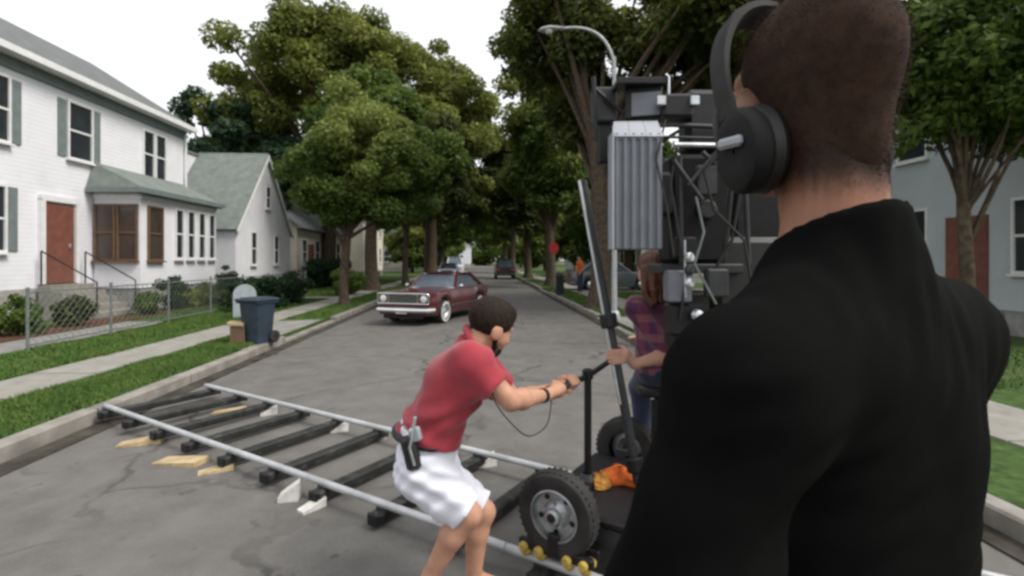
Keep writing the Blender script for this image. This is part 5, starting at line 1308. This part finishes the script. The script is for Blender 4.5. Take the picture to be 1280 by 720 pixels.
# ------------------------------------------------------------------ person in black seen from behind
fF = unit((-.37, .93, 0)); fL = unit(np.cross((0, 0, 1), fF)); bc = V3(.398, .648, 0)
fp = thing('person', 'person in black t-shirt with buzz cut and headphones seen close from behind', 'person', (bc[0], bc[1], 0))
B_ = lambda f, l, z: bc + fF * f + fL * l + V3(0, 0, z)
hc = npv(at(1007, 118, .68)); FF = frame(unit((-.28, .96, .04)))
nb = B_(-.01, 0, 1.60)
shl, shr = npv(at(934, 486, .51)), B_(-.01, -.185, 1.515)
ell_, elr = V3(.11, .47, 1.15), B_(.06, -.25, 1.18)
wl, wr_ = ell_ + fF * .05 + V3(0, 0, -.25), elr + fF * .05 + V3(0, 0, -.25)
tors = [el(B_(0, 0, 1.30), (.115, .165, .27), np.stack([fF, fL, up_]), .05), el(B_(0, 0, 1.0), (.11, .15, .2), np.stack([fF, fL, up_]), .06), rc(shl, shr, .055, .055, .06), rc(nb, shl, .055, .05, .05), rc(nb, shr, .055, .05, .05)]
fk = tors + [rc(B_(-.025, 0, 1.52), loc(hc, FF, (-.025, 0, -.085)), .055, .054, .03), rc(B_(-.03, .02, 1.60), loc(hc, FF, (-.055, .02, -.06)), .03, .03, .03), rc(B_(-.03, -.02, 1.60), loc(hc, FF, (-.055, -.02, -.06)), .03, .03, .03)] + head_prims(hc, FF, 1.06, .81, False)
for a0, a1, a2 in ((shl, ell_, wl), (shr, elr, wr_)):
    fk += [rc(a0, a1, .052, .043, .03), rc(a1, a1 + (a2 - a1) * .3, .043, .045, .02), rc(a1 + (a2 - a1) * .3, a2, .045, .027, .02), rc(a2, a2 + unit(a2 - a1) * .08, .028, .03, .02)]
    hd_ = unit(a2 - a1)
    for i in range(4): fk += [rc(a2 + hd_ * .08 + fF * (.03 - .02 * i), a2 + hd_ * .135 + fF * (.034 - .022 * i), .010, .009, .006), rc(a2 + hd_ * .135 + fF * (.034 - .022 * i), a2 + hd_ * .165 - fL * (.02 if a0 is shl else -.02) + fF * (.03 - .02 * i), .009, .008, .006)]
    fk += [rc(a2 + hd_ * .03 + fF * .03, a2 + hd_ * .09 + fF * .055, .012, .010, .008)]
for sg in (1, -1):
    fk += [rc(B_(0, .09 * sg, .95), B_(.01, .10 * sg, .50), .085, .058, .04), rc(B_(.01, .10 * sg, .50), B_(-.01, .11 * sg, .10), .056, .038, .03), rc(B_(-.01, .11 * sg, .09), B_(.15, .13 * sg, .04), .036, .028, .02)]
bo = sdf_obj('body', fk, .0085, M['skin_fore'], fp)
nv = len(bo.data.vertices); co = np.empty(nv * 3, np.float32); bo.data.vertices.foreach_get('co', co); rel = co.reshape(-1, 3) + npv(fp.location) - hc
ff_, uu_ = rel @ FF[0], rel @ FF[2]; nape = np.clip((uu_ + .158 + .004 * np.sin(900 * rel[:, 0])) / .055, 0, 1) * np.clip((.03 - ff_) / .03, 0, 1)
at_ = bo.data.attributes.new('nape', 'FLOAT', 'POINT'); at_.data.foreach_set('value', (nape * nape * (3 - 2 * nape)).astype(np.float32))
t_, b_s = nodes_of(M['skin_fore']); an_ = t_.nodes.new('ShaderNodeAttribute'); an_.attribute_name = 'nape'; layer(M['skin_fore'], mul(M['skin_fore'], an_.outputs['Fac'], .97), (.026, .0135, .0085))
# t-shirt with soft folds
te = [el(B_(0, 0, 1.30), (.135, .185, .29), np.stack([fF, fL, up_]), .06), el(B_(-.035, .075, 1.42), (.075, .085, .12), np.stack([fF, fL, up_]), .05), el(B_(-.035, -.075, 1.42), (.075, .085, .12), np.stack([fF, fL, up_]), .05), el(B_(0, 0, 1.0), (.13, .17, .2), np.stack([fF, fL, up_]), .06),
      rc(shl, shr, .066, .066, .06), rc(nb - V3(0, 0, .012), shl, .068, .062, .06), rc(nb - V3(0, 0, .012), shr, .068, .062, .06), rc(B_(-.03, 0, 1.50), B_(-.025, 0, 1.66), .075, .068, .04),
      rc(shl, shl + (ell_ - shl) * .95, .064, .080, .04), rc(shr, shr + (elr - shr) * .95, .064, .078, .04)]
cn = unit(V3(0, 0, 1) + fF * .42); ccn = B_(-.02, 0, 1.662)
def tee_post(Dm, X, Y, Z):
    l_ = (X - bc[0]) * fL[0] + (Y - bc[1]) * fL[1]
    f1 = .002 * np.sin(34 * l_ + 10 * Z + 3 * np.sin(9 * Z)) * np.clip((1.52 - Z) * 6, 0, 1)
    f2 = .0035 * np.sin(60 * (Z + .55 * l_) + 2 * np.sin(16 * l_)) * np.clip((l_ - .06) * 9, 0, 1) * np.clip((1.5 - Z) * 8, 0, 1)
    f3 = .0016 * np.sin(95 * (Z * .8 + l_) + 6 * np.sin(14 * Z - 9 * l_)) * np.sin(23 * Z + 31 * l_)
    Dm = Dm + f1 + f2 + f3
    Dm = np.maximum(Dm, np.where(np.sqrt((X - ccn[0]) ** 2 + (Y - ccn[1]) ** 2) < .15, (X - ccn[0]) * cn[0] + (Y - ccn[1]) * cn[1] + (Z - ccn[2]) * cn[2], -1))
    Dm = np.maximum(Dm, .92 - Z)
    for sh, e_ in ((shl, ell_), (shr, elr)):
        d_ = unit(e_ - sh); c_ = sh + (e_ - sh) * .8; r2 = (X - c_[0]) ** 2 + (Y - c_[1]) ** 2 + (Z - c_[2]) ** 2
        Dm = np.where(r2 < .13 ** 2, np.maximum(Dm, (X - c_[0]) * d_[0] + (Y - c_[1]) * d_[1] + (Z - c_[2]) * d_[2]), Dm)
    return Dm
tee = sdf_obj('t_shirt', te, .007, M['tee'], fp, tee_post)
jn = []
for sg in (1, -1): jn += [rc(B_(0, .09 * sg, .95), B_(.01, .10 * sg, .50), .105, .08, .05), rc(B_(.01, .10 * sg, .50), B_(-.01, .11 * sg, .09), .078, .068, .04)]
sdf_obj('jeans', jn + [el(B_(0, 0, .93), (.13, .175, .12), np.stack([fF, fL, up_]), .05)], .012, M['jeans'], fp, lambda Dm, X, Y, Z: np.maximum(Dm, Z - .99))
for sg in (1, -1): sdf_obj('shoe', [rc(B_(-.06, .11 * sg, .05), B_(.16, .13 * sg, .045), .048, .042, .03)], .011, M['shoe'], fp)
bz = sdf_obj('hair', [el(loc(hc, FF, (-.0126, 0, .0367)), (.1105, .0705, .0965), FF, .02), el(loc(hc, FF, (-.036, 0, -.045)), (.071, .060, .118), FF, .03)], .006, M['hair_buzz'], fp, hair_post(hc, FF, 1.0, 1.1, .07, -.128, .0004))
# bristles over the scalp
me = bz.data; nv = len(me.vertices); co = np.empty(nv * 3, np.float32); me.vertices.foreach_get('co', co); no = np.empty(nv * 3, np.float32); me.vertices.foreach_get('normal', no)
co = co.reshape(-1, 3); no = no.reshape(-1, 3); rg = np.random.default_rng(4); nb_ = 52000; ix = rg.integers(0, nv, nb_)
P0 = co[ix] + rg.normal(0, .0035, (nb_, 3)); nn = no[ix] + rg.normal(0, .35, (nb_, 3)) + np.array([0, 0, -.35]); nn /= np.linalg.norm(nn, axis=1)[:, None]
sd_ = np.cross(nn, rg.normal(0, 1, (nb_, 3))); sd_ /= np.linalg.norm(sd_, axis=1)[:, None]; ln = rg.uniform(.0018, .0042, (nb_, 1))
tv = np.stack([P0 - sd_ * .00028, P0 + sd_ * .00028, P0 + nn * ln], 1).reshape(-1, 3)
me = np_mesh('stubble', tv, np.arange(len(tv)), 3); me.materials.append(M['hair_buzz']); o = bpy.data.objects.new('stubble', me); COL.objects.link(o); o.parent = bz; o['kind'] = 'stuff'
bd = [c_ for c_ in fp.children if c_.name.startswith('body')][0].data; nv = len(bd.vertices); co = np.empty(nv * 3, np.float32); bd.vertices.foreach_get('co', co); no = np.empty(nv * 3, np.float32); bd.vertices.foreach_get('normal', no)
co = co.reshape(-1, 3); no = no.reshape(-1, 3); rel = co + npv(fp.location) - hc; ff = rel @ FF[0]; uu = rel @ FF[2]
pr_ = np.where((ff < .03) & (uu < -.08) & (uu > -.15), np.clip((uu + .15) / .045, 0, 1) ** 2, 0); pr_ /= pr_.sum(); nb_ = 14000; ix = rg.choice(nv, nb_, p=pr_)
P0 = co[ix] + rg.normal(0, .004, (nb_, 3)); P0 -= no[ix] * np.sum((P0 - co[ix]) * no[ix], 1, keepdims=True); nn = no[ix] * .6 + rg.normal(0, .3, (nb_, 3)) + np.array([0, 0, -.7]); nn /= np.linalg.norm(nn, axis=1)[:, None]
sd_ = np.cross(nn, rg.normal(0, 1, (nb_, 3))); sd_ /= np.linalg.norm(sd_, axis=1)[:, None]; ln = rg.uniform(.0015, .0035, (nb_, 1))
tv = np.stack([P0 - sd_ * .00016, P0 + sd_ * .00016, P0 + nn * ln], 1).reshape(-1, 3)
me = np_mesh('nape_stubble', tv, np.arange(len(tv)), 3); me.materials.append(M['hair_buzz']); o = bpy.data.objects.new('nape_stubble', me); COL.objects.link(o); o.parent = bz; o['kind'] = 'stuff'
add_eyes(hc, FF, fp, .97)
# headphones
hp_ = thing('headphones', 'black over-ear headphones worn by the person in black', 'headphones', Vector(loc(hc, FF, (0, .09, -.1))))
for sg in (1, -1):
    ce = loc(hc, FF, (-.002, sg * .073, -.078)); ax_ = unit(FF[1] * sg - FF[2] * .12)
    def oval(prof, nm, m, par):
        mb = MB(); uu = unit(FF[2] - ax_ * np.dot(FF[2], ax_)); ff = np.cross(uu, ax_); n_ = 30; V = []; F = []
        for r_, h_ in prof:
            for k in range(n_):
                a_ = 2 * pi * k / n_; V.append(tuple(ce + ax_ * h_ + uu * cos(a_) * (r_ + .014 * min(1, r_ / .02)) + ff * sin(a_) * r_))
        for i in range(len(prof) - 1):
            for k in range(n_): F.append((i * n_ + k, i * n_ + (k + 1) % n_, (i + 1) * n_ + (k + 1) % n_, (i + 1) * n_ + k))
        mb.add(V, F); return mb.build(nm, M[m], par, world=True, smooth=35)
    oval([(.030, -.012), (.040, -.010), (.044, .0), (.041, .012), (.034, .016)], 'ear_cushion', 'leather', hp_)
    cu = oval([(.036, .013), (.041, .016), (.041, .030), (.036, .038), (.024, .042), (.012, .040), (.002, .040)], 'ear_cup', 'blackplastic', hp_)
    mb = MB(); c0 = Vector(ce + ax_ * .046 + FF[2] * .012)
    mb.box(c0, (.012, .042, .014), Matrix((Vector(ax_), Vector(FF[0]), Vector(FF[2]))).transposed(), bev=.004); mb.build('yoke_plate', M['lightpanel'], cu, world=True)
    mb = MB(); mb.tube([Vector(ce + ax_ * .030 + FF[0] * .034 + FF[2] * .0), Vector(ce + ax_ * .034 + FF[0] * .042 + FF[2] * .04), Vector(ce + ax_ * .024 + FF[0] * .046 + FF[2] * .085)], .006, 8); mb.build('yoke', M['charcoal'], cu, world=True, smooth=True)
tl = .42; bb = unit(FF[2] * cos(tl) + FF[0] * sin(tl)); pth = [Vector(loc(hc, FF, (.012, 0, -.03)) + FF[1] * .112 * cos(a_) + bb * .185 * sin(a_)) for a_ in np.linspace(-.04, pi + .04, 34)]
mb = MB(); V = []; F = []; wv = unit(np.cross(FF[1], bb))
for i, p in enumerate(pth):
    a_ = -.04 + (pi + .08) * i / 33; out_ = unit(FF[1] * cos(a_) + bb * sin(a_)); q = .014 + .009 * sin(max(0, a_)) ** 2; t_ = .005 + .004 * sin(max(0, min(pi, a_)))
    for (sx, sy) in ((-1, -.6), (-.6, -1), (.6, -1), (1, -.6), (1, .6), (.6, 1), (-.6, 1), (-1, .6)): V.append(tuple(npv(p) + wv * q * sx + out_ * t_ * sy))
for i in range(33):
    for k in range(8): F.append((i * 8 + k, i * 8 + (k + 1) % 8, (i + 1) * 8 + (k + 1) % 8, (i + 1) * 8 + k))
F += [tuple(range(8)), tuple(33 * 8 + k for k in range(7, -1, -1))]
mb.add(V, F); mb.build('headband', M['rubber'], hp_, world=True, smooth=50)

# ------------------------------------------------------------------ far people on the right
def standing(name, label, base, rot, shirt, h=1.72):
    r = thing(name, label, 'person', base, rot); F = np.stack([V3(cos(rot), sin(rot), 0), V3(-sin(rot), cos(rot), 0), V3(0, 0, 1)]); k = h / 1.75; b0 = npv(base)
    Q = lambda f, l, z: b0 + (F[0] * f + F[1] * l) * k + V3(0, 0, z * k)
    pr = [rc(Q(0, 0, 1.0), Q(0, 0, 1.35), .13, .14, .06), rc(Q(0, .16, 1.42), Q(0, -.16, 1.42), .06, .06, .05), rc(Q(0, 0, 1.45), Q(.02, 0, 1.6), .055, .05, .03)] + head_prims(Q(.02, 0, 1.64), F, k)
    for sg in (1, -1):
        pr += [rc(Q(0, .19 * sg, 1.42), Q(.0, .24 * sg, 1.12), .05, .042, .03), rc(Q(0, .24 * sg, 1.12), Q(.12, .22 * sg, .92), .04, .028, .02), rc(Q(.12, .22 * sg, .92), Q(.17, .21 * sg, .84), .03, .025, .02)]
        pr += [rc(Q(0, .09 * sg, .95), Q(.02, .1 * sg, .5), .085, .06, .04), rc(Q(.02, .1 * sg, .5), Q(0, .1 * sg, .09), .058, .04, .03), rc(Q(-.03, .1 * sg, .05), Q(.16, .12 * sg, .04), .04, .035, .03)]
    sdf_obj('body', pr, .02, M['skin_pale'], r)
    sdf_obj('top', [rc(Q(0, 0, 1.0), Q(0, 0, 1.35), .155, .16, .06), rc(Q(0, .17, 1.41), Q(0, -.17, 1.41), .075, .075, .05)] + [rc(Q(0, .19 * sg, 1.42), Q(0, .23 * sg, 1.2), .07, .065, .03) for sg in (1, -1)], .02, M[shirt], r)
    sdf_obj('trousers', [rc(Q(0, .09 * sg, .95), Q(.01, .1 * sg, .12), .105, .07, .05) for sg in (1, -1)], .02, M['jeans'], r)
    sdf_obj('hair', [el(Q(.0, 0, 1.69), (.11, .09, .085), F, .02)], .02, M['hair_dark'], r)
p0 = onz(725, 366, .118); standing('person', 'person in orange top standing on the right hand pavement', (p0.x, p0.y, .112), radians(200), 'vest')
